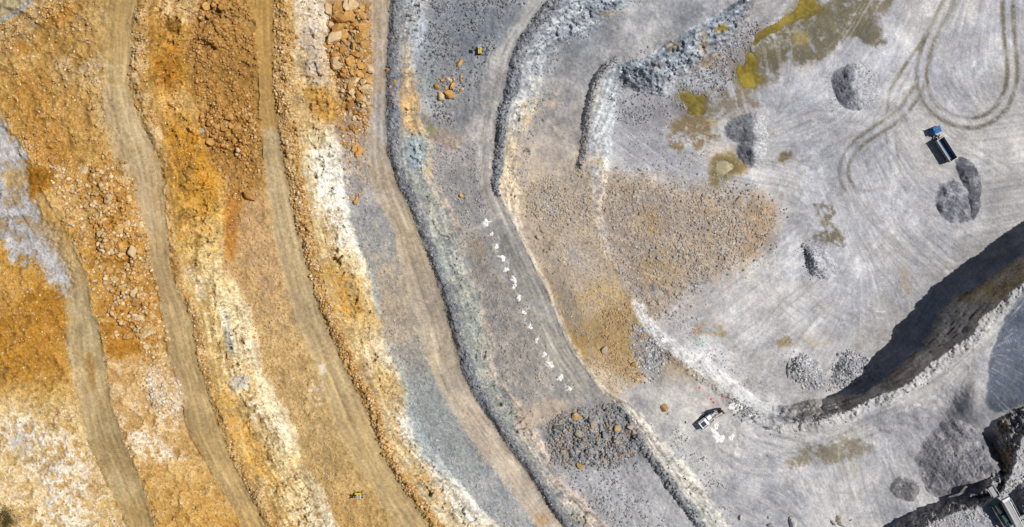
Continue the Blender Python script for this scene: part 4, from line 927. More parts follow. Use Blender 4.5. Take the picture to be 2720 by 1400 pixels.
P = union(star((2001, 350), [(1922, 354), (1936, 322), (1966, 306), (2030, 298), (2044, 338), (2042, 388), (2006, 396), (1950, 390)], 4.0), star((2000, 404), [(1946, 396), (1966, 360), (2010, 350), (2040, 380), (2036, 430), (2004, 454), (1964, 430)], 3.8))
HEAPS.append((P, (134, 136, 142), (188, 188, 190), lambda: ss(1994, 2010, U + WX * 6 + WF * 3), "gravel heap with sun and shade tints split at a straight ridge, between puddles and open floor"))  # colour splits at the ridge: shade tone left, sunlit tone right
P = union(star((2570, 470), [(2530, 420), (2566, 416), (2598, 442), (2610, 490), (2606, 545), (2586, 540), (2566, 505), (2546, 470)], 1.7), star((2584, 540), [(2560, 500), (2606, 496), (2608, 555), (2588, 596), (2566, 566)], 1.5))
HEAPS.append((P, (100, 102, 110), (136, 138, 144), lambda: ss(0.48, 0.62, N3), "dark crescent of fresh gravel tipped just behind the blue truck"))
P = union(star((2545, 540), [(2476, 530), (2498, 484), (2545, 476), (2592, 500), (2606, 552), (2570, 600), (2508, 588)], 1.7), star((2516, 512), [(2488, 510), (2506, 486), (2534, 492), (2546, 514), (2540, 540), (2500, 532)], 2.0), star((2506, 548), [(2482, 540), (2496, 524), (2526, 536), (2524, 566), (2496, 572)], 1.7), star((2560, 560), [(2530, 552), (2556, 524), (2592, 530), (2588, 566), (2564, 592), (2536, 580)], 1.8))
HEAPS.append((P, (126, 127, 136), (158, 158, 165), lambda: ss(0.42, 0.62, N3), "low lobed gravel heap with scooped sides, enclosed by the dark crescent"))
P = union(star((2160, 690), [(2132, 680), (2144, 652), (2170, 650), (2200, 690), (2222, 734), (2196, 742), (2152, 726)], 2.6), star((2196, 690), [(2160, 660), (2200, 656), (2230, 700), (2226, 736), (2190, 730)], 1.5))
HEAPS.append((P, (150, 152, 160), (182, 183, 189), lambda: ss(2144, 2168, U + WX * 8), "small pale gravel heap scraped smooth, alone on the open floor"))  # left edge tinted darker for the flank turned from the sun
P = star((2134, 976), [(2084, 984), (2098, 950), (2136, 938), (2166, 952), (2188, 990), (2196, 1026), (2150, 1034), (2104, 1016)], 3.6, 1.1, 18, 9)
HEAPS.append((P, (176, 177, 183), (192, 192, 196), lambda: ss(0.45, 0.6, N3), "pale heap of broken rock on the pit floor near its lower tip"))
P = star((2266, 972), [(2212, 990), (2232, 946), (2262, 930), (2310, 944), (2336, 972), (2310, 1004), (2250, 1026), (2206, 1030)], 2.8, 1.2, 18, 9)
HEAPS.append((P, (168, 168, 174), (188, 188, 194), lambda: ss(0.45, 0.6, N3), "heap of broken rock half inside the big wall's shadow"))
P = union(star((2640, 1246), [(2436, 1240), (2434, 1200), (2456, 1156), (2500, 1124), (2548, 1112), (2590, 1130), (2608, 1180), (2640, 1212), (2664, 1240), (2660, 1268), (2640, 1292), (2600, 1306), (2540, 1320), (2489, 1322), (2452, 1296)], 11.5, 1.05, 8, 3),
          star((2618, 1196), [(2560, 1180), (2590, 1130), (2620, 1160), (2660, 1236), (2630, 1240)], 7.0, 1.1, 6, 3), star((2632, 1290), [(2540, 1300), (2570, 1250), (2640, 1220), (2668, 1260), (2660, 1300), (2610, 1316), (2550, 1326)], 9.0, 1.05, 6, 3))
HEAPS.append((P, (140, 139, 145), (166, 164, 166), lambda: ss(0.46, 0.62, N2 * 0.5 + 0.5 * N3), "large grey gravel stockpile below the crusher's conveyor"))
P = star((2424, 1292), [(2362, 1284), (2376, 1266), (2414, 1262), (2442, 1290), (2440, 1316), (2420, 1336), (2384, 1326), (2364, 1308)], 3.4, 1.1, 7, 3)
HEAPS.append((P, (136, 135, 138), (160, 158, 158), lambda: ss(0.45, 0.6, N3), "small gravel heap at the shaded foot of the large stockpile"))
P = star((2740, 1320), [(2690, 1330), (2706, 1290), (2740, 1250), (2800, 1270), (2800, 1370), (2740, 1400), (2706, 1370)], 6.0)
HEAPS.append((P, (140, 140, 148), (160, 158, 162), lambda: ss(0.45, 0.6, N3), "grey gravel heap beside the long conveyor at the picture's corner"))

ALB = alb(COL).astype(np.float32)
ZTOP = Z0.copy()
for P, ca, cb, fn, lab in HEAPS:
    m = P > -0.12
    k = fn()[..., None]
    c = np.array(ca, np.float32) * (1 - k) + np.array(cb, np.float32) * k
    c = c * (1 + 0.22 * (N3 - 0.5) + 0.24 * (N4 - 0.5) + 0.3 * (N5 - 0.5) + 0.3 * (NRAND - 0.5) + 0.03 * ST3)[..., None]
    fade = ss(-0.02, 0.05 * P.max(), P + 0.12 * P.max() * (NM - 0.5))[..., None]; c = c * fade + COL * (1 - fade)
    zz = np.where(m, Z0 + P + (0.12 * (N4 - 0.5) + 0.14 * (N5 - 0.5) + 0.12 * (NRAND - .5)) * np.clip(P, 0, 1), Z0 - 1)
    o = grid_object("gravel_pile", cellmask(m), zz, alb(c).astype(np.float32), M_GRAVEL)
    tag(o, lab, "gravel pile", "gravel heaps in the quarry")
    ZTOP = np.maximum(ZTOP, np.where(m, zz, -1e3))

# ------------------------------------------------------------------ the ground sheets, cut along the zones (shared edges)
cell_zone = ZID[:-1, :-1]
LABELS = {0: "ochre and white rock wall above the first haul road", 1: "tan first haul road", 2: "rubbly ochre slope between the two outer haul roads", 3: "tan second haul road", 4: "ochre rubble berm along the second haul road",
          5: "ochre and cream rock face below the second haul road", 6: "brown bench with fallen rubble", 7: "tan third haul road", 8: "ochre rubble berm along the third haul road", 9: "white and ochre rock face below the third haul road",
          10: "grey and tan bench beside the fourth haul road", 11: "tan fourth haul road", 12: "dark grey rubble berm along the fourth haul road", 13: "grey green rock face below the fourth haul road", 14: "grey bench",
          15: "grey fifth road and blast bench", 16: "dark rubble berm on the grey bench edge", 17: "pale rock face below the grey bench", 18: "lowest bench with brown muck", 19: "rock wall round the pit", 20: "pale grey pit floor",
          21: "pale ramp road above the shaded wall", 22: "pale grey yard", 23: "shaded rock face below the crusher", 24: "crusher bench"}
for zid in range(25):
    o = grid_object(ZONES[zid] if ZONES[zid] != 'pit_face' else 'rock_face', cell_zone == zid, Z0, ALB, M_GROUND)
    if o: tag(o, LABELS[zid], kind="structure")

M_WATER = mat_ground("muddy_water", 0.8, 0.10, 0.12)
M_WATER.node_tree.nodes["Principled BSDF"].inputs["Specular IOR Level"].default_value = 0.5
for lab, big, lvl, c in PUD:
    zz = np.full_like(U, lvl)
    cw = np.array(c, np.float32) * (0.74 + 0.52 * ss(0.3, 0.7, NM * 0.6 + N2 * 0.4))[..., None]
    o = grid_object("puddle", cellmask(big), zz, alb(cw).astype(np.float32), M_WATER)
    tag(o, lab, "puddle", kind="structure")

# ------------------------------------------------------------------ loose rock
def ico():
    t = (1 + 5 ** 0.5) / 2
    v = np.array([(-1, t, 0), (1, t, 0), (-1, -t, 0), (1, -t, 0), (0, -1, t), (0, 1, t), (0, -1, -t), (0, 1, -t), (t, 0, -1), (t, 0, 1), (-t, 0, -1), (-t, 0, 1)], float)
    f = np.array([(0, 11, 5), (0, 5, 1), (0, 1, 7), (0, 7, 10), (0, 10, 11), (1, 5, 9), (5, 11, 4), (11, 10, 2), (10, 7, 6), (7, 1, 8), (3, 9, 4), (3, 4, 2), (3, 2, 6), (3, 6, 8), (3, 8, 9), (4, 9, 5), (2, 4, 11), (6, 2, 10), (8, 6, 7), (9, 8, 1)])
    return v / np.linalg.norm(v[0]), f
def subdivide(v, f):
    v = list(map(tuple, v)); cache = {}; out = []
    def mid(a, b):
        k = (min(a, b), max(a, b))
        if k not in cache:
            m = (np.array(v[a]) + np.array(v[b])) / 2; m /= np.linalg.norm(m)
            v.append(tuple(m)); cache[k] = len(v) - 1
        return cache[k]
    for a, b, c in f:
        x, y, z = mid(a, b), mid(b, c), mid(c, a)
        out += [(a, x, z), (b, y, x), (c, z, y), (x, y, z)]
    return np.array(v), np.array(out)
IV, IF = ico()
IV2, IF2 = subdivide(*subdivide(IV, IF))

def chisel(dirs, rng, n=11, keep=0.72):
    nrm = rng.normal(size=(n, 3)); nrm /= np.linalg.norm(nrm, axis=1)[:, None]
    d = keep + (1 - keep) * rng.random(n) * 1.1
    dot = dirs @ nrm.T
    r = np.where(dot > 0.05, d[None, :] / np.maximum(dot, 0.05), 9).min(1)
    return dirs * np.minimum(r, 1.12)[:, None]

TEMPL = []
for i in range(28):
    g = np.random.default_rng(500 + i)
    v = chisel(IV, g, 8, 0.62) * g.uniform(0.75, 1.2, 3)
    TEMPL.append(v)
TEMPL = np.array(TEMPL)

ROCKS = []          # (u, v, size px, colour)
def in_poly(pts, n, rng=RNG):
    p = np.array(pts, float); out = []
    lo, hi = p.min(0), p.max(0)
    while sum(map(len, out)) < n:
        q = lo + (hi - lo) * rng.random((n * 2 + 8, 2))
        out.append(q[inside(q[:, 0], q[:, 1], p)])
    return np.concatenate(out)[:n]

def sizes(n, a, b, pw=2.4): return (a - 0.8) + (b - a) * 0.92 * RNG.random(n) ** (pw * 1.5)
def rubble(pts, n, a, b, cols, pw=2.6, clump=True, zone_ok=None):
    q = in_poly(pts, n * 2 if clump else n)
    if clump:
        k = sample(N3, q[:, 0], q[:, 1]) + 0.25 * sample(N2, q[:, 0], q[:, 1])
        q = q[np.argsort(-(k + 0.28 * RNG.random(len(k))))][:n]
    s = sizes(len(q), a, b, pw)
    q = q + RNG.normal(0, 7, q.shape) * (RNG.random((len(q), 1)) ** 2) * 2
    c = np.array(cols, float)[RNG.integers(0, len(cols), len(q))]
    ROCKS.append((q[:, 0], q[:, 1], s, c))

def along(a, b, v0, v1, n, s0, s1, cols, pw=2.4, bias=0.0):
    v = v0 + (v1 - v0) * RNG.random(n); r = RNG.random(n)
    if bias: r = np.clip(RNG.normal(bias, 0.28, n), -0.15, 1.25)
    A = np.interp(v, VA, a[:, 0]); B = np.interp(v, VA, b[:, 0])
    u = A + (B - A) * r
    k = vn(u / 20, v / 20, 4) + 0.5 * RNG.random(n) > 0.52
    u, v = u[k], v[k]
    ROCKS.append((u, v, sizes(len(u), s0, s1, pw), np.array(cols, float)[RNG.integers(0, len(cols), len(u))]))

OCH = [(214, 170, 108), (222, 184, 128), (206, 154, 84), (198, 146, 78), (230, 202, 158)]
OCP = OCH + [(232, 208, 168)]
BRN = [(190, 142, 82), (202, 154, 92), (178, 130, 72), (210, 168, 108)]
GRY = [(150, 153, 158), (168, 170, 174), (136, 140, 146), (184, 185, 188)]
DGR = [(118, 122, 128), (138, 141, 146), (104, 108, 114), (160, 162, 165)]
MUC = [(192, 178, 160), (204, 190, 170), (176, 168, 162), (194, 172, 142), (188, 184, 182)]
PAL = [(196, 196, 198), (208, 207, 206), (182, 182, 186), (216, 212, 206)]

along(r2r, c2, -20, 340, 900, 3, 11, OCP); along(r2r, c2, 340, 820, 260, 3, 7, OCH); along(r2r, c2, 820, 1420, 900, 3, 10, OCP)
along(r3r, c3, -20, 1420, 3600, 3, 11, OCP); along(r3r, c3, 60, 720, 1100, 4, 11, OCP, 2.0, 0.55); along(r3r, c3, 780, 1420, 900, 4, 12, OCH, 2.0, 0.5)
along(r4r, c4, -20, 1420, 3000, 2.6, 7, DGR); along(r4r, c4, -20, 1420, 700, 3, 9, GRY, 2.4, 0.7)
along(r5r, c5, -20, 520, 1100, 3, 9, DGR); along(r5r, c5, 1080, 1420, 900, 3, 10, DGR)
along(r1r, c1, 560, 1420, 500, 3, 9, OCP)
along(t1 - 60, t1 + 20, 430, 980, 900, 4, 12, OCP)
along(c2, t2, 0, 1420, 900, 3, 7, OCP); along(t2 - 8, t2 + 60, 0, 1420, 1300, 3, 8, OCP)
along(c3, t3, 0, 1420, 600, 3, 6, OCP); along(t3 - 6, t3 + 50, 380, 1420, 1000, 3, 7, GRY + PAL)
along(t4 - 10, t4 + 60, 0, 1420, 1500, 3, 7, GRY); along(t5 - 8, t5 + 40, 0, 500, 500, 3, 8, GRY)
rubble([(0, 60), (200, 0), (240, 0), (300, 300), (330, 460), (200, 460), (80, 430), (0, 280)], 2000, 2.6, 11, OCP)
rubble([(0, 60), (90, 30), (130, 0), (180, 0), (90, 100), (0, 150)], 350, 4, 11, OCP)
rubble([(70, 340), (160, 360), (180, 440), (110, 430), (60, 380)], 160, 5, 15, OCH)
rubble([(120, 440), (300, 450), (390, 600), (420, 800), (440, 900), (300, 900), (250, 760), (170, 560)], 3000, 3, 17, OCP, 2.0)
rubble([(0, 700), (170, 790), (180, 1000), (220, 1100), (260, 1240), (330, 1400), (0, 1400)], 1500, 2.6, 9, OCP)
rubble([(300, 950), (460, 960), (500, 1140), (640, 1400), (420, 1400), (330, 1120)], 1200, 3, 8, OCP)
rubble([(395, 960), (475, 1000), (495, 1100), (450, 1140), (385, 1060)], 420, 5, 13, [(232, 212, 184), (222, 196, 160), (238, 226, 206)])
rubble([(510, -20), (650, -20), (680, 120), (690, 480), (620, 530), (530, 350), (500, 180)], 3000, 2.8, 13, BRN, 2.2)
rubble([(560, 260), (690, 280), (690, 440), (600, 420), (530, 330)], 260, 7, 18, BRN + OCH)
rubble([(610, 480), (700, 500), (760, 800), (900, 1200), (1000, 1400), (900, 1400), (800, 1180), (690, 950), (620, 740)], 1400, 3, 7, OCP)
rubble([(868, 8), (985, 8), (990, 280), (960, 400), (900, 390), (870, 150)], 2400, 2.8, 12, OCH, 1.8)
rubble([(900, 380), (990, 380), (980, 500), (930, 560), (915, 450)], 140, 3, 10, OCH)
rubble([(1150, -20), (1400, -20), (1300, 150), (1230, 330), (1150, 330), (1120, 120)], 2600, 3, 9, DGR, 3.0)
rubble([(1150, 380), (1280, 380), (1300, 560), (1240, 620), (1160, 470)], 900, 3, 7, GRY)
rubble([(1240, 640), (1330, 600), (1420, 860), (1560, 1060), (1380, 1060), (1300, 860)], 1100, 3, 7, GRY + MUC)
rubble([(1450, 1130), (1480, 1100), (1560, 1080), (1640, 1070), (1700, 1130), (1730, 1200), (1690, 1240), (1560, 1240), (1470, 1240)], 4600, 2.4, 10, GRY + [(138, 141, 146), (186, 160, 124), (170, 158, 146), (158, 150, 144)], 1.5)
rubble([(1470, 1240), (1600, 1230), (1800, 1400), (1620, 1400)], 700, 3, 8, GRY)
rubble([(1760, 1100), (1830, 1160), (1930, 1300), (1950, 1390), (1890, 1320), (1800, 1200)], 520, 2.5, 7, GRY + PAL)
rubble([(1395, 480), (1570, 440), (1590, 640), (1640, 780), (1700, 940), (1690, 1040), (1600, 1030), (1480, 800), (1400, 620)], 5200, 2.4, 7, MUC)
rubble([(1400, 500), (1540, 450), (1580, 560), (1480, 620), (1400, 580)], 900, 4, 10, MUC)
rubble(MK, 8000, 2.4, 7, MUC); rubble(MK, 900, 4, 11, MUC, 1.8, False)
rubble([(1640, 440), (1800, 430), (2000, 480), (2090, 560), (2060, 680), (1900, 780), (1800, 880), (1720, 860), (1620, 700), (1610, 480)], 1600, 3, 9, MUC + GRY, 3, False)
rubble([(1600, 820), (1680, 800), (1720, 930), (1700, 1020), (1610, 960)], 700, 4, 10, [(194, 158, 108), (202, 170, 122), (182, 154, 116)])
rubble([(1670, 860), (1730, 870), (1790, 950), (1730, 1020), (1690, 970)], 700, 4, 11, GRY + PAL)
rubble([(1740, 830), (1810, 820), (1910, 930), (2040, 1040), (2000, 1050), (1850, 930)], 420, 2.5, 6, PAL + GRY, 3, False)
rubble([(1620, 230), (1780, 250), (1900, 150), (1990, 60), (2060, 40), (2000, 160), (1900, 260), (1720, 330), (1640, 330)], 1800, 3, 9, GRY)
rubble([(1640, 160), (1780, 110), (1940, 20), (1990, 0), (1960, 130), (1820, 220), (1720, 250), (1650, 220)], 420, 3, 10, [(150, 160, 172), (174, 184, 194), (132, 142, 154)])
rubble([(1440, 0), (1650, 0), (1580, 80), (1450, 160), (1400, 160)], 350, 3, 8, [(150, 158, 168), (174, 182, 190)])
rubble([(2085, 960), (2130, 940), (2180, 980), (2190, 1030), (2130, 1030)], 700, 2.8, 9, PAL, 2.2, False)
rubble([(2215, 950), (2260, 930), (2330, 960), (2320, 1000), (2260, 1030), (2200, 1040)], 700, 2.8, 9, PAL + GRY, 2.2, False)
rubble([(2060, 1110), (2200, 1100), (2300, 1060), (2440, 1000), (2560, 915), (2620, 830), (2740, 740), (2750, 770), (2650, 850), (2590, 930), (2470, 1020), (2310, 1100), (2200, 1140), (2060, 1150)], 3000, 2.4, 7.5, PAL + GRY, 2.4)
rubble([(2695, 1190), (2725, 1170), (2735, 1260), (2690, 1310), (2660, 1310)], 420, 3, 10, PAL)
rubble([(2440, 1390), (2560, 1365), (2620, 1360), (2640, 1350), (2600, 1400), (2450, 1410)], 420, 3, 10, PAL)
rubble([(1955, 1050), (2060, 1120), (2060, 1150), (1990, 1130), (1930, 1080)], 400, 3, 9, GRY)
rubble([(1640, 300), (1760, 280), (1900, 400), (1850, 480), (1660, 460)], 450, 2.5, 6, GRY, 3, False)
rubble([(2190, 180), (2330, 180), (2330, 290), (2200, 300)], 250, 2.5, 6, GRY, 3, False)
rubble([(2126, 650), (2150, 650), (2190, 740), (2150, 735)], 260, 3, 7, DGR, 2, False)
# rim stones of the arc berm and of the drill bench
for pts, n, cols in (([(1640, 158), (1606, 178), (1582, 215), (1566, 275), (1557, 343), (1556, 402), (1536, 450)], 700, DGR), ([(1700, 868), (1760, 930), (1809, 966), (1861, 1003), (1914, 1040), (1960, 1072), (2010, 1118), (2080, 1140)], 420, PAL + GRY)):
    p = chaikin(pts, 2, False); L = np.concatenate([[0], np.cumsum(np.hypot(*np.diff(p, axis=0).T))])
    s = RNG.random(n) * L[-1]; off = RNG.normal(0, 5, (n, 2))
    ROCKS.append((np.interp(s, L, p[:, 0]) + off[:, 0], np.interp(s, L, p[:, 1]) + off[:, 1], sizes(n, 3, 9), np.array(cols, float)[RNG.integers(0, len(cols), n)]))

ru = np.concatenate([r[0] for r in ROCKS]); rv = np.concatenate([r[1] for r in ROCKS])
rs = np.concatenate([r[2] for r in ROCKS]); rc = np.concatenate([r[3] for r in ROCKS])
onroad = sample(np.clip(ROAD * (ROAD > 0.5) + RAMPM * 0.9, 0, 1), ru, rv)
keep = (RNG.random(len(ru)) > onroad * 0.985)
for _, big, _, _ in PUD: keep &= sample(big.astype(np.float32), ru, rv) < 0.2
ru, rv, rs, rc = ru[keep], rv[keep], rs[keep], rc[keep]
rz = sample(ZTOP, ru, rv)
mpp = (HC - rz) / F
X, Y, _ = to_world(ru, rv, rz)
size = rs * mpp * 0.5
n = len(ru)
tid = RNG.integers(0, len(TEMPL), n)
q = RNG.normal(size=(n, 4)); q /= np.linalg.norm(q, axis=1)[:, None]
a, b, c, d = q.T
R = np.stack([np.stack([1 - 2 * (c * c + d * d), 2 * (b * c - a * d), 2 * (b * d + a * c)], -1), np.stack([2 * (b * c + a * d), 1 - 2 * (b * b + d * d), 2 * (c * d - a * b)], -1), np.stack([2 * (b * d - a * c), 2 * (c * d + a * b), 1 - 2 * (b * b + c * c)], -1)], 1)
vv = np.einsum('nij,nkj->nki', R, TEMPL[tid]) * size[:, None, None]
vv[:, :, 2] *= 0.8
vv += np.stack([X, Y, rz + size * 0.28], -1)[:, None, :]
ff = (IF[None] + (np.arange(n) * 12)[:, None, None]).reshape(-1)
cc = rc * RNG.uniform(0.86, 1.1, (n, 1))
cc = np.repeat(alb(np.clip(cc, 0, 250)), 12, axis=0)
nf = n * 20
rub = link_mesh("rubble", vv.reshape(-1, 3), ff, np.arange(nf) * 3, np.full(nf, 3), M_STONE, cc)
tag(rub, "loose broken stone strewn along berms, slopes and benches", "rubble", kind="stuff")
print("rubble stones", n)

# ------------------------------------------------------------------ boulders, one object each
FAM = {
    "ochre": mat_plain("ochre_rock", alb((212, 164, 96)), 0.92, 0, 0.22, 1.6, 0.15, 0.14),
    "cream": mat_plain("cream_rock", alb((228, 198, 152)), 0.92, 0, 0.16, 1.6, 0.15, 0.10),
    "brown": mat_plain("brown_rock", alb((192, 142, 80)), 0.92, 0, 0.22, 1.6, 0.15, 0.14),
    "grey": mat_plain("grey_rock", alb((164, 166, 168)), 0.92, 0, 0.18, 1.6, 0.15, 0.16),
    "rust": mat_plain("rusty_tan_rock", alb((192, 160, 112)), 0.92, 0, 0.26, 1.6, 0.15, 0.12),
    "dark": mat_plain("dark_grey_rock", alb((136, 140, 142)), 0.92, 0, 0.2, 1.6, 0.15, 0.16),
    "pale": mat_plain("pale_grey_rock", alb((206, 203, 200)), 0.92, 0, 0.14, 1.6, 0.15, 0.08),
    "tan": mat_plain("tan_rock", alb((190, 174, 152)), 0.92, 0, 0.18, 1.6, 0.15, 0.12),
}
BMESH = {}
for fam in FAM:
    for i in range(7):
        g = np.random.default_rng(900 + i + 31 * len(fam))
        v = chisel(IV2, g, 9, 0.50)
        v = v * g.uniform(0.78, 1.12, 3) * np.array([1, 1, 0.85]) + 0.03 * g.normal(size=v.shape)
        me = bpy.data.meshes.new("boulder"); me.from_pydata(v.tolist(), [], IF2.tolist()); me.materials.append(FAM[fam])
        BMESH[fam, i] = me

NB = 0
def boulder(u, v, s, fam, label, group=None, flat=0.8, sink=0.30):
    global NB
    z = float(sample(ZTOP, [u], [v])[0])
    r = s * 0.5 * (HC - z) / F * 1.2
    o = bpy.data.objects.new("boulder", BMESH[fam, random.randrange(7)])
    x, y, _ = to_world(u, v, z)
    o.location = (x, y, z + r * sink)
    o.rotation_euler = (random.uniform(-0.9, 0.9), random.uniform(-0.9, 0.9), random.uniform(0, 6.28))
    e = random.uniform(0.84, 1.16)
    o.scale = (r * e, r / e, r * flat * random.uniform(0.85, 1.1))
    COLL.objects.link(o); tag(o, label, "boulder", group); NB += 1
    return o

ORD = ["largest", "second largest", "third largest", "fourth largest", "fifth largest", "sixth largest", "seventh largest", "eighth largest", "ninth largest", "tenth largest", "eleventh largest", "twelfth largest", "thirteenth largest", "fourteenth largest", "fifteenth largest"]
COLOURWORD = {"ochre": "ochre", "cream": "cream", "brown": "brown", "grey": "grey", "dark": "dark grey", "pale": "pale", "tan": "tan", "rust": "rusty"}
def cluster(pts, n, a, b, fams, place, group, pw=1.6, seed=0, bands=("top", "upper", "lower", "bottom")):
    g = np.random.default_rng(seed)
    ss_ = np.sort(a + (b - a) * g.random(n) ** pw)[::-1]; placed = []
    for sz in ss_:
        for _ in range(40):
            q = in_poly(pts, 1, g)[0]
            if all(math.hypot(q[0] - p[0], q[1] - p[1]) > 0.33 * (sz + p[2]) for p in placed):
                placed.append((q[0], q[1], sz, fams[int(g.integers(len(fams)))])); break
    lo, hi = min(p[1] for p in pts), max(p[1] for p in pts); count = {}
    for u, v, sz, fam in placed:
        part = ("%s part of " % bands[min(int((v - lo) / (hi - lo) * len(bands)), len(bands) - 1)]) if n > 9 else ""
        k = count[part, fam] = count.get((part, fam), -1) + 1
        boulder(u, v, sz, fam, "%s %s stone, %s%s" % (ORD[min(k, 14)], COLOURWORD[fam], part, place), group)

# single stones that stand out
for u, v, s, fam, lab in [
    (393, 876, 40, "cream", "largest pale boulder at the outer edge of the second haul road"),
    (362, 800, 26, "ochre", "rounded ochre boulder above the largest pale boulder on the slope"),
    (374, 846, 22, "cream", "wide cream boulder between the two biggest stones of the slope"),
    (375, 596, 26, "cream", "squarish cream boulder touching the second haul road's upper bend"),
    (318, 606, 20, "cream", "white-faced boulder in the middle of the sloping rockfall"),
    (224, 452, 24, "cream", "flat pale slab alone above the sloping rockfall"),
    (664, 520, 30, "brown", "large brown boulder alone by the third haul road, dark shadow under it"),
    (538, 350, 18, "grey", "grey round stone in the brown rubble of the second face"),
    (612, 312, 28, "ochre", "big ochre block bedded in the brown rubble"),
    (632, 346, 24, "ochre", "yellowish flat block in the brown rubble"),
    (1222, 166, 18, "ochre", "orange boulder alone between the yellow light tower and the stone cluster"),
    (1194, 250, 24, "ochre", "largest orange boulder of the cluster on the grey bench"),
    (1170, 256, 21, "cream", "second largest orange boulder at the cluster's lower end on the grey bench"),
    (1228, 240, 14, "cream", "pale boulder at the outer end of the orange cluster on the grey bench"),
    (1203, 230, 17, "ochre", "orange boulder touching the largest one of the grey bench cluster"),
    (1161, 231, 15, "ochre", "orange boulder at the inner end of the grey bench cluster"),
    (946, 534, 14, "ochre", "yellow stone alone on the grey bench by the fourth haul road"),
    (1224, 521, 12, "ochre", "orange stone alone on the grey bench inside the fifth road's bend"),
    (1962, 533, 19, "tan", "tan angular boulder at the top edge of the brown muck"),
    (1733, 764, 17, "grey", "square grey block in the middle of the brown muck"),
    (1821, 682, 14, "tan", "tan boulder pair's larger stone in the brown muck"),
    (1812, 710, 13, "tan", "tan stone with a sharp shadow below the pair in the muck"),
    (1986, 584, 12, "tan", "tan stone near the outer tip of the muck"),
    (1994, 595, 11, "grey", "grey stone beside the tan one near the muck's tip"),
    (1764, 1081, 20, "rust", "orange tan block on the drill bench, far from the drill rig"),
    (1776, 1098, 11, "pale", "small pale stone beside the orange tan block on the drill bench"),
    (1606, 930, 22, "tan", "large round tan boulder in the orange end of the muck"),
    (1684, 968, 18, "rust", "upright brown block in the orange end of the muck"),
    (1531, 1107, 22, "rust", "square rusty block alone at the top of the dark rockpile"),
    (1487, 1136, 24, "dark", "large dark green-grey boulder at the inner corner of the dark rockpile"),
    (1639, 1137, 19, "rust", "rusty tan boulder high in the dark rockpile"),
    (1649, 1207, 15, "rust", "rusty tan boulder at the dark rockpile's lower edge"),
    (1541, 1236, 17, "rust", "tan orange boulder below the dark rockpile"),
    (1545, 374, 10, "dark", "dark bluish stone alone inside the arc berm"),
    (1968, 1374, 13, "pale", "small pale cube-shaped stone at the bottom edge, first of the row"),
    (2043, 1374, 9, "pale", "smallest pale stone of the row at the bottom edge"),
    (2047, 1397, 18, "pale", "pale block cut by the bottom edge, second of the row"),
    (2104, 1388, 24, "pale", "largest pitted pale boulder at the bottom edge"),
    (2226, 1378, 15, "tan", "upper tan stone of the pile at the bottom edge"),
    (2212, 1388, 13, "pale", "pale stone leaning on the pile at the bottom edge"),
    (2234, 1392, 16, "pale", "pale lower stone of the pile at the bottom edge"),
    (2262, 1381, 8, "pale", "small pale stone beside the pile at the bottom edge"),
    (2293, 1037, 10, "pale", "round pale boulder at the foot of the shaded wall"),
    (1853, 846, 9, "pale", "pale stone alone on the floor above the turquoise stain"),
    (1903, 1020, 7, "grey", "grey stone alone near the marked drill bench edge"),
]: boulder(u, v, s, fam, lab)
cluster([(872, 26), (900, 12), (940, 8), (972, 20), (980, 60), (978, 140), (984, 200), (985, 255), (968, 262), (940, 250), (900, 190), (874, 150), (872, 80)], 66, 9, 36, ["ochre", "ochre", "brown", "cream"], "tall rockfall by the fourth haul road", "boulders of the tall rockfall", 1.7, 1)
cluster([(905, 225), (978, 255), (985, 290), (970, 330), (930, 315), (915, 260)], 20, 9, 20, ["ochre", "brown", "cream"], "thin tail below the tall rockfall", "boulders below the tall rockfall", 1.6, 2)
cluster([(905, 335), (950, 330), (960, 352), (925, 356)], 9, 8, 15, ["ochre", "brown"], "short row below the tall rockfall", "short row of ochre boulders", 1.4, 3)
cluster([(945, 392), (968, 390), (968, 412), (948, 410)], 3, 13, 18, ["ochre"], "trio beside the fourth haul road", "trio of ochre boulders", 1.0, 4)
cluster([(1160, 205), (1225, 200), (1230, 225), (1190, 245), (1165, 240)], 8, 7, 12, ["ochre", "cream"], "loose cluster on the grey bench", "small stones of the grey bench cluster", 1.4, 5)
cluster([(200, 458), (290, 470), (350, 540), (378, 590), (380, 700), (400, 780), (415, 900), (390, 930), (330, 900), (290, 760), (265, 650), (260, 560), (220, 510)], 56, 9, 26, ["ochre", "cream", "ochre", "cream"], "rockfall between the two outer roads", "boulders of the sloping rockfall", 1.9, 6)
cluster([(525, 0), (640, 0), (640, 60), (600, 110), (540, 90)], 20, 9, 19, ["brown", "ochre", "brown"], "brown rubble heap at the top edge", "boulders of the brown rubble heap", 1.5, 7)
cluster([(500, 100), (620, 110), (640, 180), (560, 190), (510, 160)], 10, 8, 13, ["brown", "ochre"], "scatter below the brown rubble heap", "small stones of the brown heap", 1.5, 8)
cluster([(510, 290), (600, 290), (690, 300), (680, 370), (580, 400), (530, 350)], 20, 9, 20, ["ochre", "brown", "ochre"], "rubble beside the third road's narrow part", "boulders below the second face", 1.6, 9)
cluster([(1465, 1130), (1500, 1110), (1560, 1092), (1610, 1075), (1640, 1085), (1690, 1130), (1700, 1180), (1640, 1225), (1560, 1225), (1480, 1215), (1455, 1170)], 46, 7, 18, ["dark", "grey", "dark", "grey", "dark", "grey", "tan", "rust"], "dark rockpile on the blast bench", "boulders of the dark rockpile", 1.8, 10)
cluster([(1420, 600), (1470, 610), (1500, 650), (1490, 720), (1450, 690)], 9, 9, 17, ["tan"], "muck gully below the pale face", "stones of the muck gully", 1.4, 11)
cluster([(750, 75), (790, 80), (785, 130), (755, 120)], 6, 9, 15, ["ochre", "brown"], "block group on the third road's berm", "blocks on the third road's berm", 1.3, 12)
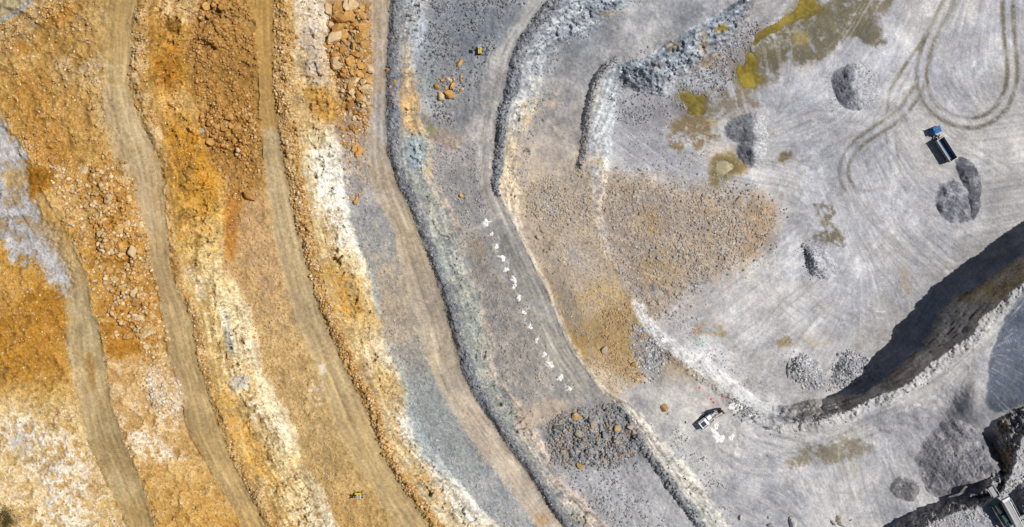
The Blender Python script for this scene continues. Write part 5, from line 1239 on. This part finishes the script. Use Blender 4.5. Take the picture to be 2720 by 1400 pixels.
cluster([(1030, 60), (1056, 80), (1050, 270), (1030, 265)], 6, 6, 10, ["ochre"], "sparse line along the fourth road's dark berm", "orange stones on the dark berm", 1.3, 13)
print("boulders", NB)

# ------------------------------------------------------------------ machines
from mathutils import Matrix, Vector
class MB:
    def __init__(self): self.v = []; self.f = []
    def add(self, vs, fs, M=None):
        k = len(self.v)
        self.v += [tuple(M @ Vector(p)) if M else tuple(p) for p in vs]
        self.f += [tuple(i + k for i in f) for f in fs]
        return self
    def box(self, c, s, rz=0.0, ry=0.0, top=(1, 1), shift=(0, 0), bev=0.0, M=None):
        x, y, z = s[0] / 2, s[1] / 2, s[2] / 2
        if bev:
            b = min(bev, x * .9, y * .9)
            ring = [(x - b, -y), (x, -y + b), (x, y - b), (x - b, y), (-x + b, y), (-x, y - b), (-x, -y + b), (-x + b, -y)]
        else: ring = [(x, -y), (x, y), (-x, y), (-x, -y)]
        n = len(ring)
        vs = [(p[0], p[1], -z) for p in ring] + [(p[0] * top[0] + shift[0], p[1] * top[1] + shift[1], z) for p in ring]
        fs = [tuple(range(n))[::-1], tuple(range(n, 2 * n))] + [(i, (i + 1) % n, n + (i + 1) % n, n + i) for i in range(n)]
        T = Matrix.Translation(c) @ Matrix.Rotation(rz, 4, 'Z') @ Matrix.Rotation(ry, 4, 'Y')
        return self.add(vs, fs, M @ T if M else T)
    def tube(self, a, b, r0, r1=None, n=12, M=None):
        r1 = r0 if r1 is None else r1
        a, b = Vector(a), Vector(b); d = (b - a).normalized()
        u = d.orthogonal().normalized(); w_ = d.cross(u)
        vs = [a + r0 * (math.cos(t) * u + math.sin(t) * w_) for t in [6.2832 * i / n for i in range(n)]] + [b + r1 * (math.cos(t) * u + math.sin(t) * w_) for t in [6.2832 * i / n for i in range(n)]]
        fs = [tuple(range(n))[::-1], tuple(range(n, 2 * n))] + [(i, (i + 1) % n, n + (i + 1) % n, n + i) for i in range(n)]
        return self.add(vs, fs, M)
    def beam(self, a, b, w_, h, M=None):
        a, b = Vector(a), Vector(b); d = (b - a); L = d.length; d.normalize()
        side = Vector((0, 0, 1)).cross(d)
        side = side.normalized() if side.length > 1e-3 else Vector((0, 1, 0))
        up = d.cross(side)
        vs = [p + side * (sx * w_ / 2) + up * (sz * h / 2) for p in (a, b) for sx, sz in ((-1, -1), (1, -1), (1, 1), (-1, 1))]
        fs = [(0, 1, 2, 3), (7, 6, 5, 4), (0, 4, 5, 1), (1, 5, 6, 2), (2, 6, 7, 3), (3, 7, 4, 0)]
        return self.add(vs, fs, M)
    def build(self, name, mat, parent=None, label=None):
        me = bpy.data.meshes.new(name); me.from_pydata([tuple(p) for p in self.v], [], self.f); me.update()
        me.materials.append(mat)
        o = bpy.data.objects.new(name, me); COLL.objects.link(o)
        if parent: o.parent = parent
        if label: o["label"] = label
        return o

def empty(name, u, v, rz=0.0, dz=0.0, z=None):
    z = float(sample(ZTOP, [u], [v])[0]) if z is None else z
    o = bpy.data.objects.new(name, None); x, y, _ = to_world(u, v, z)
    o.location = (x, y, z + dz); o.rotation_euler = (0, 0, rz); o.empty_display_size = 0.5
    COLL.objects.link(o)
    return o

PM = dict(
    blue=mat_plain("cab_blue_paint", lin((16, 96, 160)), 0.6, 0, 0.10, 1.2, 0.25),
    steel=mat_plain("worn_steel", lin((150, 146, 142)), 0.6, 0.3, 0.18, 2.2),
    dust=mat_plain("dusty_tipper_steel", lin((128, 126, 128)), 0.75, 0.1, 0.22, 1.8),
    tub=mat_plain("blue_shaded_tub_floor", lin((74, 98, 130)), 0.55, 0.4, 0.3, 1.4),  # the tub's bluish interior shade is put into this colour
    black=mat_plain("black_rubber", lin((34, 34, 36)), 0.85, 0, 0.15, 3),
    dark=mat_plain("dark_machinery", lin((56, 56, 60)), 0.7, 0.2, 0.2, 2.5),
    glass=mat_plain("tinted_glass", lin((26, 52, 60)), 0.12, 0, 0.05, 1, 0.7),
    white=mat_plain("white_machine_paint", lin((222, 224, 226)), 0.45, 0, 0.08, 1.5),
    teal=mat_plain("teal_machine_paint", lin((26, 74, 84)), 0.5, 0, 0.12, 1.5),
    navy=mat_plain("navy_grille", lin((30, 50, 74)), 0.5, 0.2, 0.2, 6),
    red=mat_plain("red_lamp", lin((210, 60, 40)), 0.5, 0, 0.05, 1),
    yellow=mat_plain("yellow_machine_paint", lin((206, 172, 44)), 0.45, 0, 0.10, 1.5),
    green=mat_plain("crusher_green_paint", lin((42, 74, 72)), 0.6, 0, 0.2, 1.5),
    belt=mat_plain("dusty_conveyor_belt", lin((150, 150, 152)), 0.9, 0, 0.12, 1.2),
    pale=mat_plain("pale_galvanised_rail", lin((206, 206, 204)), 0.5, 0.3, 0.08, 2),
    powder=mat_plain("white_drill_powder", lin((226, 224, 220)) * 0.92, 0.98, 0, 0.05, 2, 0.1),
    orange=mat_plain("orange_marker_paint", lin((226, 84, 60)), 0.6, 0, 0.05, 2),
    leaf=mat_plain("dry_shrub_leaf", lin((104, 98, 58)), 0.9, 0, 0.3, 2, 0.1),
    twig=mat_plain("dry_twig", lin((120, 92, 58)), 0.9, 0, 0.2, 2, 0.1),
)

# --- tipper truck: tractor and short tipping trailer, slightly bent at the coupling
tz = float(sample(ZTOP, [2504], [400])[0])
truck = empty("tipper_truck", 2505.5, 398.5, math.radians(122.7), 0.0, tz)
tag(truck, "blue-cabbed tipper truck with an empty grey tub on the pit floor", "truck")
B = MB()                                   # tub: floor, two walls, headboard
L_, W_, zb, zt = 7.3, 2.42, 1.25, 3.0
B.box((0, 0, zb), (L_, W_ - 0.2, 0.12))
tub = B.build("tub_floor", PM["tub"], truck)
for sy in (-1, 1):
    MB().box((0, sy * (W_ / 2 - 0.06), (zb + zt) / 2 + .03), (L_, 0.1, zt - zb)).build("tub_side", PM["dust"], truck)
MB().box((L_ / 2 + 0.02, 0, (zb + zt) / 2 + 0.1), (0.12, W_ + 0.02, zt - zb + 0.2)).build("headboard", PM["dust"], truck)
MB().box((-L_ / 2 - 0.07, 0, (zb + zt) / 2 - .12), (0.1, W_ + 0.02, zt - zb - .2)).build("tailgate", PM["dust"], truck)
rim = MB()
for sy in (-1, 1): rim.box((0.02, sy * (W_ / 2), zt + 0.1), (L_ + 0.2, 0.2, 0.12))
rim.box((L_ / 2 + 0.03, 0, zt + 0.28), (0.22, W_ + 0.2, 0.10)); rim.box((-L_ / 2 - 0.07, 0, zt + 0.085), (0.14, W_ - .25, 0.1))
rim.build("tub_rim", PM["steel"], truck)
for i in range(7):
    for sy in (-1, 1): MB().box((-3.2 + i * 1.06, sy * (W_ / 2 + 0.055), (zb + zt) / 2), (0.12, 0.1, zt - zb - .05)).build("side_rib", PM["dust"], truck)
ch = MB()
for sy in (-0.42, 0.42): ch.box((0.3, sy, 1.0), (8.4, 0.16, 0.28))
for x in (-3.2, -1.6, 0, 1.6, 3.2): ch.box((x, 0, 0.98), (0.14, 0.7, 0.2))
ch.build("trailer_chassis", PM["dark"], truck)
def wheel(x, y, parent, M=None, r=0.52, w_=0.34):
    a, b = Vector((x, y - w_ / 2, r)), Vector((x, y + w_ / 2, r))
    if M: a, b = M @ a, M @ b
    t = MB().tube(a, b, r, r, 20).build("wheel", PM["black"], parent)
    d = (b - a).normalized()
    for s, e in ((-1, a), (1, b)): MB().tube(e - d * 0.02 * s, e + d * 0.02 * s, r * 0.55, r * 0.5, 14).build("rim", PM["steel"], t)
    return t
for x in (-3.0, -1.85, -0.7):
    for sy in (-1, 1): wheel(x, sy * 1.02, truck)
for sy in (-1, 1): MB().box((-1.85, sy * 1.02, 1.14), (3.5, 0.42, 0.04)).build("mudguard", PM["dark"], truck)
MB().tube((1.1, -0.95, 0.9), (2.0, -0.95, 0.9), 0.28).build("air_tank", PM["white"], truck)
MB().box((-L_ / 2 - 0.1, 0, 0.9), (0.1, 2.3, 0.14)).build("tail_bar", PM["steel"], truck)
M = Matrix.Translation((3.0, 0, 0)) @ Matrix.Rotation(math.radians(-12), 4, 'Z')
tc_ = MB()
for sy in (-0.42, 0.42): tc_.box((1.6, sy, 0.86), (5.2, 0.16, 0.26), M=M)
tc_.box((0.1, 0, 1.08), (1.0, 0.9, 0.12), M=M)
tc_.build("tractor_chassis", PM["dark"], truck)
for x in (0.0, 3.55):
    for sy in (-1, 1): wheel(x, sy * 1.0, truck, M)
cab = MB().box((3.35, 0, 1.75), (1.95, 2.42, 2.1), top=(0.93, 0.94), shift=(-0.05, 0), bev=0.14, M=M).build("cab", PM["blue"], truck)
MB().box((3.3, 0, 2.83), (1.7, 2.1, 0.08), bev=0.2, M=M).build("cab_roof", PM["blue"], truck)
MB().box((3.45, 0, 2.90), (0.7, 0.8, 0.06), bev=0.05, M=M).build("roof_hatch", PM["navy"], truck)
MB().box((4.29, 0, 2.15), (0.08, 2.1, 0.95), ry=-0.05, M=M).build("windscreen", PM["glass"], truck)
for sy in (-1, 1):
    MB().box((3.6, sy * 1.185, 2.2), (1.0, 0.06, 0.7), M=M).build("side_window", PM["glass"], truck)
    mr_ = MB().beam((4.2, sy * 1.15, 2.45), (4.35, sy * 1.5, 2.45), 0.06, 0.06, M=M).box((4.35, sy * 1.52, 2.3), (0.12, 0.24, 0.55), M=M).build("mirror", PM["black"], truck)
    MB().box((4.4, sy * 0.9, 0.8), (0.06, 0.34, 0.2), M=M).build("headlight", PM["pale"], truck)
MB().box((4.36, 0, 0.62), (0.22, 2.4, 0.42), bev=0.06, M=M).build("bumper", PM["dark"], truck)
MB().box((3.1, 0, 3.0), (0.5, 1.9, 0.16), top=(0.7, 0.9), M=M).build("sun_visor", PM["blue"], truck)
MB().tube((1.3, -0.9, 0.8), (2.3, -0.9, 0.8), 0.3, M=M).build("fuel_tank", PM["steel"], truck)
eq = MB(); eq.tube((2.1, 0.75, 0.9), (2.1, 0.75, 2.75), 0.09, M=M); eq.tube((1.9, 0, 1.1), (1.9, 0, 1.9), 0.3, 0.25, M=M); eq.box((2.15, -.1, 1.5), (0.35, 1.5, 0.9), M=M)
eq.build("exhaust_stack", PM["steel"], truck)
for y in (-0.3, 0.0, 0.3): MB().tube((0.75, y, 1.25), (2.0, y * 0.6, 1.6), 0.035, n=6, M=M).build("air_hose", PM["black"], truck)

# --- crawler drill rig
rig = empty("drill_rig", 1875, 1115.5, math.radians(38.5))
tag(rig, "white and teal crawler drill rig drilling on the pale bench edge", "drill rig")
for sy in (-1, 1):
    t = MB()
    prof_ = [(-1.75, 0.2), (-1.45, 0), (1.45, 0), (1.75, 0.2), (1.8, 0.5), (1.5, 0.75), (-1.5, 0.75), (-1.8, 0.5)]
    vs = [(p[0], sy * 1.15 - 0.24, p[1]) for p in prof_] + [(p[0], sy * 1.15 + 0.24, p[1]) for p in prof_]
    t.add(vs, [tuple(range(8)), tuple(range(8, 16))[::-1]] + [(i, i + 8, (i + 1) % 8 + 8, (i + 1) % 8) for i in range(8)])
    tr = t.build("crawler_track", PM["black"], rig)
    for i in range(11): MB().box((-1.5 + 0.3 * i, sy * 1.15, 0.77), (0.1, 0.5, 0.05)).build("track_shoe", PM["dark"], tr)
MB().box((-0.2, 0, 0.78), (3.2, 1.7, 0.4)).build("undercarriage", PM["dark"], rig)
hood = MB().box((-1.15, 0, 1.75), (2.5, 2.35, 1.5), top=(0.96, 0.94), bev=0.12).build("engine_hood", PM["white"], rig)
MB().box((-1.35, 0, 2.52), (1.35, 1.35, 0.1), bev=0.04).build("radiator_grille", PM["navy"], rig)
for x in (-1.85, -1.5, -1.15, -0.8): MB().box((x, 0, 2.60), (0.06, 1.25, 0.05)).build("grille_bar", PM["dark"], rig)
for sy in (-1, 1): MB().box((-1.2, sy * 0.95, 2.53), (1.7, 0.16, 0.06)).build("hood_vent", PM["dark"], rig)
MB().box((-2.55, 0, 1.5), (0.45, 2.2, 1.1), bev=0.08).build("dust_collector", PM["navy"], rig)
MB().box((-2.55, 0.95, 2.12), (0.26, 0.26, 0.16)).build("beacon", PM["red"], rig)
cb = MB().box((1.05, 0.55, 1.85), (1.35, 1.2, 1.7), top=(0.9, 0.9), bev=0.1).build("cab", PM["white"], rig)
MB().box((1.0, 0.55, 2.75), (1.2, 1.15, 0.1), bev=0.1).build("cab_roof", PM["white"], rig)
MB().box((1.72, 0.55, 2.0), (0.08, 1.0, 1.1), ry=-0.08).build("windscreen", PM["teal"], rig)
MB().box((1.9, 0.6, 1.35), (0.5, 1.0, 0.7), ry=0.3).build("front_guard", PM["teal"], rig)
for sy in (-0.07, 1.17): MB().box((1.05, sy, 2.1), (0.9, 0.05, 0.8)).build("side_window", PM["glass"], rig)
deck = MB()
for x, y, a, b, h in ((0.35, -0.55, 0.7, 0.8, 1.2), (1.1, -0.6, 0.6, 0.7, 0.9), (0.2, 0.35, 0.4, 0.5, 1.0), (1.6, -0.5, 0.4, 0.5, 0.7)): deck.box((x, y, 0.95 + h / 2), (a, b, h), bev=0.05)
deck.build("deck_equipment", PM["steel"], rig)
for sy in (-1, 1):
    MB().beam((1.4, sy * 0.42, 1.6), (4.0, sy * 0.30, 2.6), 0.26, 0.34).build("boom", PM["white"] if sy > 0 else PM["steel"], rig)
    MB().tube((1.6, sy * 0.42, 1.2), (3.4, sy * 0.32, 2.2), 0.09).build("boom_cylinder", PM["dark"], rig)
MB().box((4.25, 0, 2.3), (0.8, 0.9, 0.9), bev=0.1).build("boom_head", PM["dark"], rig)
mast = MB()
for x, y in ((4.65, -0.22), (4.65, 0.22), (4.95, -0.22), (4.95, 0.22)): mast.beam((x, y, 0.1), (x, y, 7.6), 0.09, 0.09)
for i in range(9):
    z_ = 0.5 + i * 0.85
    mast.beam((4.65, -0.22, z_), (4.65, 0.22, z_ + 0.5), 0.05, 0.05); mast.beam((4.95, -0.22, z_), (4.95, 0.22, z_ + 0.5), 0.05, 0.05); mast.beam((4.65, 0.22, z_), (4.95, 0.22, z_ + .4), 0.05, 0.05); mast.beam((4.65, -0.22, z_), (4.95, -0.22, z_ + .4), 0.05, 0.05)
mast.build("drill_mast", PM["dark"], rig)
MB().box((5.05, 0, 6.0), (0.5, 0.55, 0.9), bev=0.06).build("rotary_head", PM["yellow"], rig, "pale yellow rotary drill head")
MB().tube((5.1, 0, 0.05), (5.1, 0, 5.6), 0.07, n=8).build("drill_rod", PM["steel"], rig)
MB().tube((4.8, 0.4, 0.4), (4.8, 0.4, 5.2), 0.26, n=10).build("rod_carousel", PM["dark"], rig)
MB().tube((5.1, 0, 0.0), (5.1, 0, 0.5), 0.35, 0.3, n=12).build("dust_hood", PM["black"], rig)
hs = MB(); pts = [(4.9, -0.45, 5.0), (5.0, -0.9, 3.6), (4.6, -1.3, 2.2), (3.6, -1.2, 1.4), (2.2, -0.9, 1.4)]
for a_, b_ in zip(pts[:-1], pts[1:]): hs.tube(a_, b_, 0.07, n=8)
hs.build("suction_hose", PM["black"], rig)
for i in range(4): MB().beam((-2.6 + i * .7, -1.28, 2.55), (-2.6 + i * .7, -1.28, 3.3), 0.04, 0.04).build("handrail_post", PM["pale"], rig)
MB().beam((-2.6, -1.28, 3.3), (-0.5, -1.28, 3.3), 0.05, 0.05).build("handrail", PM["pale"], rig)

# --- mobile light towers
def light_tower(u, v, deg, label):
    t = empty("light_tower", u, v, math.radians(deg)); tag(t, label, "light tower", "mobile light towers")
    for sy in (-0.26, 0.26): MB().box((0, sy, 0.95), (1.7, 0.40, 0.9), bev=0.05).build("housing", PM["yellow"], t)
    MB().box((0, 0, 0.9), (1.66, 0.14, 0.74)).build("centre_channel", PM["dark"], t)
    MB().box((0, 0, 0.42), (2.0, 0.9, 0.16)).build("chassis", PM["black"], t)
    for sy in (-1, 1): wheel(-0.05, sy * 0.58, t, None, 0.3, 0.18)
    for sx in (-1, 1):
        for sy in (-1, 1):
            l_ = MB().beam((sx * 0.8, sy * 0.4, 0.42), (sx * 1.0, sy * 0.95, 0.42), 0.09, 0.09)
            l_.tube((sx * 1.0, sy * 0.95, 0.0), (sx * 1.0, sy * 0.95, 0.6), 0.05, n=8); l_.tube((sx * 1.0, sy * 0.95, 0.0), (sx * 1.0, sy * 0.95, 0.05), 0.14, n=10)
            l_.build("outrigger", PM["black"], t)
    MB().beam((1.0, 0, 0.42), (1.9, 0, 0.38), 0.08, 0.08).build("drawbar", PM["black"], t)
    MB().box((0.55, 0, 2.4), (0.16, 0.16, 3.2)).build("mast", PM["steel"], t)
    for k, (dx, dy) in enumerate(((0.75, 0.28), (0.75, -0.28), (0.32, 0.28), (0.32, -0.28))):
        MB().tube((dx, dy, 4.0), (dx + (0.12 if dx > .5 else -.12), dy, 3.82), 0.2, 0.27, n=14).build("floodlight", PM["pale"], t)
    MB().box((0.55, 0, 4.05), (0.6, 0.8, 0.08)).build("lamp_bracket", PM["steel"], t)
    return t
light_tower(1275, 136, 90, "yellow light tower on the grey bench near the orange stones")
light_tower(953, 1312, 0, "yellow light tower on the ochre bench beside the third haul road")

# --- crusher with conveyors on its block
bz = float(sample(Z0, [2668], [1370])[0])
def W(u, v, z): x, y, _ = to_world(u, v, z); return Vector((x, y, z))
cr = empty("crusher", 2656, 1360, math.radians(-58), 0, bz - 0.2)
tag(cr, "dark green mobile crusher with a discharge conveyor at the bottom corner", "crusher")
IM = cr.matrix_basis.copy(); IM = (Matrix.Translation(cr.location) @ Matrix.Rotation(math.radians(-58), 4, 'Z')).inverted()
def lw(u, v, z): return IM @ W(u, v, z)
def strip(name, a, b, w_, h, m, off=0.0, lift=0.0):
    a, b = lw(*a), lw(*b); d = (b - a).normalized(); s = Vector((0, 0, 1)).cross(d).normalized(); up = d.cross(s)
    return MB().beam(a + s * off + up * lift, b + s * off + up * lift, w_, h).build(name, m, cr)
hd, tl = (2630, 1294, bz + 2.0), (2645, 1319, bz + 1.7)
strip("discharge_belt", hd, tl, 1.25, 0.18, PM["belt"])
for s in (-1, 1):
    strip("conveyor_side", hd, tl, 0.16, 0.5, PM["dark"], s * 0.78)
    strip("conveyor_rail", hd, tl, 0.07, 0.07, PM["pale"], s * 1.05, 0.6)
strip("head_pulley", (2629, 1293, bz + 1.9), (2630.5, 1295.5, bz + 1.85), 1.7, 0.4, PM["black"])
body = MB().box((-0.4, 0, 2.1), (7.4, 2.6, 2.6), top=(0.95, 0.86), bev=0.2).build("crusher_body", PM["green"], cr)
MB().box((-2.6, 0.2, 3.7), (2.2, 2.7, 1.1), top=(1.18, 1.15)).build("feed_hopper", PM["green"], cr)
MB().box((-2.6, 0.2, 4.1), (2.1, 2.5, 0.5), top=(1.05, 1.05)).build("hopper_lining", PM["dark"], cr)
MB().box((0.6, -0.3, 3.65), (2.2, 1.7, 0.7), bev=0.15).build("engine_cover", PM["green"], cr)
MB().box((2.6, 0.0, 3.4), (1.2, 1.5, 0.6), bev=0.1).build("control_box", PM["teal"], cr)
for sy in (-1, 1):
    t = MB().box((-0.4, sy * 1.25, 0.45), (5.2, 0.5, 0.9), bev=0.2).build("crawler_track", PM["black"], cr)
    MB().beam((-3.8, sy * 1.75, 2.6), (3.4, sy * 1.75, 2.6), 0.6, 0.06).build("walkway", PM["dark"], cr)
    MB().beam((-3.8, sy * 2.05, 3.6), (3.4, sy * 2.05, 3.6), 0.05, 0.05).build("handrail", PM["steel"], cr)
    for i in range(6): MB().beam((-3.7 + i * 1.4, sy * 2.05, 2.6), (-3.7 + i * 1.4, sy * 2.05, 3.6), 0.05, 0.05).build("handrail_post", PM["steel"], cr)
cv = empty("conveyor", 2690, 1364, math.radians(-61), 0, bz)
tag(cv, "long pale belt conveyor running off the bottom edge beside the green crusher", "conveyor")
IM = (Matrix.Translation(cv.location) @ Matrix.Rotation(math.radians(-61), 4, 'Z')).inverted()
def strip2(name, a, b, w_, h, m, off=0.0, lift=0.0, par=None):
    a, b = lw(*a), lw(*b); d = (b - a).normalized(); s = Vector((0, 0, 1)).cross(d).normalized(); up = d.cross(s)
    return MB().beam(a + s * off + up * lift, b + s * off + up * lift, w_, h).build(name, m, par or cv)
A_, B_ = (2672, 1328, bz + 6.2), (2750, 1474, bz + 1.5)
strip2("conveyor_belt", A_, B_, 1.0, 0.12, PM["belt"])
for s in (-1, 1):
    strip2("conveyor_side", A_, B_, 0.22, 0.5, PM["pale"], s * 0.72)
    strip2("safety_rail", A_, B_, 0.06, 0.06, PM["pale"], s * 1.15, 0.7)
strip2("walkway", A_, B_, 0.5, 0.06, PM["dark"], -1.25, -0.2)
strip2("head_frame", (2670, 1324, bz + 6.2), (2673, 1330, bz + 6.1), 2.2, 0.8, PM["pale"])
for k in (0.15, 0.45, 0.75):
    q = [A_[i] + (B_[i] - A_[i]) * k for i in range(3)]
    top_ = lw(*q); MB().beam(top_ + Vector((0, 0.6, -0.3)), Vector((top_.x, top_.y + 1.0, -0.3)), 0.16, 0.16).build("support_leg", PM["dark"], cv)
    MB().beam(top_ + Vector((0, -0.6, -0.3)), Vector((top_.x, top_.y - 1.0, -0.3)), 0.16, 0.16).build("support_leg", PM["dark"], cv)
c2_ = empty("conveyor", 2722, 1368, math.radians(28), 0, bz)
tag(c2_, "short dark cross conveyor meeting the long pale one at the picture's edge", "conveyor")
IM = (Matrix.Translation(c2_.location) @ Matrix.Rotation(math.radians(28), 4, 'Z')).inverted()
A2, B2 = (2702, 1382, bz + 1.6), (2790, 1334, bz + 3.2)
strip2("conveyor_belt", A2, B2, 0.9, 0.12, PM["belt"], par=c2_)
for s in (-1, 1): strip2("conveyor_side", A2, B2, 0.16, 0.45, PM["dark"], s * 0.62, par=c2_)
for k in (0.2, 0.6, 0.9):
    q = lw(*[A2[i] + (B2[i] - A2[i]) * k for i in range(3)])
    for s in (-1, 1): MB().beam(q + Vector((0, s * 0.5, -0.2)), Vector((q.x, q.y + s * 0.7, -0.3)), 0.12, 0.12).build("support_leg", PM["dark"], c2_)
lo = empty("work_platform", 2660, 1389, math.radians(-8), 0)
tag(lo, "small yellow railed work platform in the crusher's shadow", "platform")
MB().box((0, 0, 0.75), (1.5, 0.7, 0.12)).build("deck", PM["yellow"], lo)
for sx in (-1, 1):
    for sy in (-1, 1): MB().beam((sx * 0.68, sy * 0.3, 0), (sx * 0.68, sy * 0.3, 1.8), 0.07, 0.07).build("post", PM["yellow"], lo)
for sy in (-1, 1): MB().beam((-0.68, sy * 0.3, 1.77), (0.68, sy * 0.3, 1.77), 0.07, 0.07).build("guard_rail", PM["yellow"], lo)

# --- small things on the benches
for u, v, deg, lab in ((2034.5, 1135, -4, "dark drill pipe lying next to its twin on the drill bench, the upper one"), (2038.5, 1139.5, -4, "dark drill pipe lying next to its twin on the drill bench, the lower one"), (1820.5, 1122, 78, "short dark pipe alone behind the drill rig")):
    L2 = 0.6 if deg != 78 else 0.3
    o = MB().tube((-L2, 0, 0.16), (L2, 0, 0.16), 0.15, n=14).tube((-L2 - .06, 0, 0.16), (-L2 - .001, 0, 0.16), 0.1, n=14).tube((L2 + .001, 0, 0.16), (L2 + .1, 0, 0.16), 0.08, n=14).build("drill_pipe", PM["dark"])
    z = float(sample(ZTOP, [u], [v])[0]); o.location = W(u, v, z); o.rotation_euler = (0, 0, math.radians(deg)); tag(o, lab, "pipe")

def powder(u, v, r, label, group=None, hole=True, tail=None, seed=0):
    g = np.random.default_rng(seed); n, rings = 40, 5
    z = lambda uu, vv: sample(ZTOP, uu, vv)
    ph = g.random(4) * 6.28
    th_ = np.linspace(0, 2 * np.pi, n, endpoint=False)
    R_ = r * (1 + 0.22 * np.sin(2 * th_ + ph[0]) + 0.16 * np.sin(3 * th_ + ph[1]) + 0.10 * np.sin(5 * th_ + ph[2]) + 0.07 * g.normal(size=n))
    if tail is not None: R_ = R_ + r * 1.6 * np.clip(np.cos(th_ - tail), 0, 1) ** 60
    vs = []; hts = [0.02, 0.20, 0.20, 0.10, -0.10]; ks = [0.16, 0.24, 0.5, 0.8, 1.04]
    for k, h in zip(ks, hts):
        uu = u + R_ * k * np.cos(th_); vv_ = v - R_ * k * np.sin(th_)
        zz = z(uu, vv_) + (h if hole or k > 0.2 else 0.34) * (0.5 + 0.5 * min(1, r / 9))
        x, y, zz = to_world(uu, vv_, zz); vs += list(zip(x, y, zz))
    fs = [tuple(range(n))]
    for k in range(rings - 1): fs += [(k * n + i, (k + 1) * n + i, (k + 1) * n + (i + 1) % n, k * n + (i + 1) % n) for i in range(n)]
    m = MB(); m.v = vs; m.f = fs
    o = m.build("drill_cuttings", PM["powder"]); tag(o, label, "drill cuttings", group)
for i, (u, v, r, tl_) in enumerate([(1290, 592, 10, 0.2), (1306, 622, 6, 2), (1319, 655, 7, 1.3), (1336, 686, 9, 2.8), (1344, 716, 8, 1.2), (1363, 742, 10, 1.6), (1366, 760, 7, 1.4), (1378, 792, 8, 1.5), (1391, 830, 7, 1.7), (1408, 869, 7, 1.6), (1424, 904, 7, 1.1), (1445, 942, 8, 1.9), (1463, 969, 9, 2.6), (1488, 1004, 10, 2.9), (1511, 1033, 8, 1.8)]):
    powder(u, v, r * 0.92, "%s white heap of drill cuttings from the upper end of the blast bench row" % ["first", "second", "third", "fourth", "fifth", "sixth", "seventh", "eighth", "ninth", "tenth", "eleventh", "twelfth", "thirteenth", "fourteenth", "fifteenth"][i], "drill cuttings along the blast bench", True, tl_ if i % 3 == 0 else None, 40 + i)
for i, (u, v, r, lab) in enumerate([(1902, 1132, 8, "small white ring of drill cuttings just beside the drill rig"), (1908, 1163, 15, "largest white heap of drill cuttings below the drill rig"), (1942, 1162, 9, "white ring of drill cuttings with a hole, beside the largest heap"), (1954, 1082, 17, "broad white drill cuttings in front of the drill mast"), (1991, 1110, 10, "white drill cuttings at the rim past the drill mast")]):
    powder(u, v, r, lab, None, True, 2.2 if i == 1 else None, 80 + i)
for i, (u, v) in enumerate(((1826, 984), (1889, 1060), (1921, 1053), (1896, 1069), (1858, 1030))):
    o = MB().tube((0, 0, 0), (0, 0, 0.5), 0.26 if i == 0 else 0.2, 0.05, 12).box((0, 0, 0.03), (0.6, 0.6, 0.05)).build("marker_cone", PM["orange"])
    o.location = W(u, v, float(sample(ZTOP, [u], [v])[0])); tag(o, "larger orange marker cone near the pale rim" if i == 0 else ["", "tiny orange marker cone second nearest the drill rig", "tiny orange marker cone right at the pale rim", "tiny orange marker cone nearest the drill rig", "tiny orange marker cone midway between the larger cone and the rig"][i], "marker cone", None if i == 0 else "marker cones by the rig")

# --- dry shrub in the lower left corner
sh = empty("dry_shrub", 14, 1376, 0); tag(sh, "dry olive shrub with bare twigs in the lower corner of the ochre wall", "shrub")
tw = MB(); g = np.random.default_rng(5); tips = []
for i in range(46):
    a_ = g.uniform(0, 6.28); L2 = g.uniform(1.2, 4.2); e_ = g.uniform(0.15, 1.0)
    p0 = Vector((g.normal() * 0.7, g.normal() * 1.2, 0.0)); p1 = p0 + Vector((math.cos(a_) * L2 * 0.5, math.sin(a_) * L2 * 0.5, L2 * 0.4 * e_ + .3)); p2 = p1 + Vector((math.cos(a_ + .3) * L2 * 0.5, math.sin(a_ + .3) * L2 * 0.5, L2 * 0.2 * e_))
    tw.tube(p0, p1, 0.05, 0.03, 5).tube(p1, p2, 0.03, 0.012, 5); tips += [p1, p2, (p1 + p2) / 2, (p0 + p1) / 2]
tw.build("twigs", PM["twig"], sh)
lf = MB()
for p in tips:
    for _ in range(14):
        c_ = p + Vector(g.normal(size=3) * 0.34); d1 = Vector(g.normal(size=3)).normalized(); d2 = d1.orthogonal().normalized()
        k = len(lf.v); lf.v += [tuple(c_ + d1 * 0.16), tuple(c_ + d2 * 0.07), tuple(c_ - d1 * 0.16), tuple(c_ - d2 * 0.07)]; lf.f.append((k, k + 1, k + 2, k + 3))
lf.build("foliage", PM["leaf"], sh)
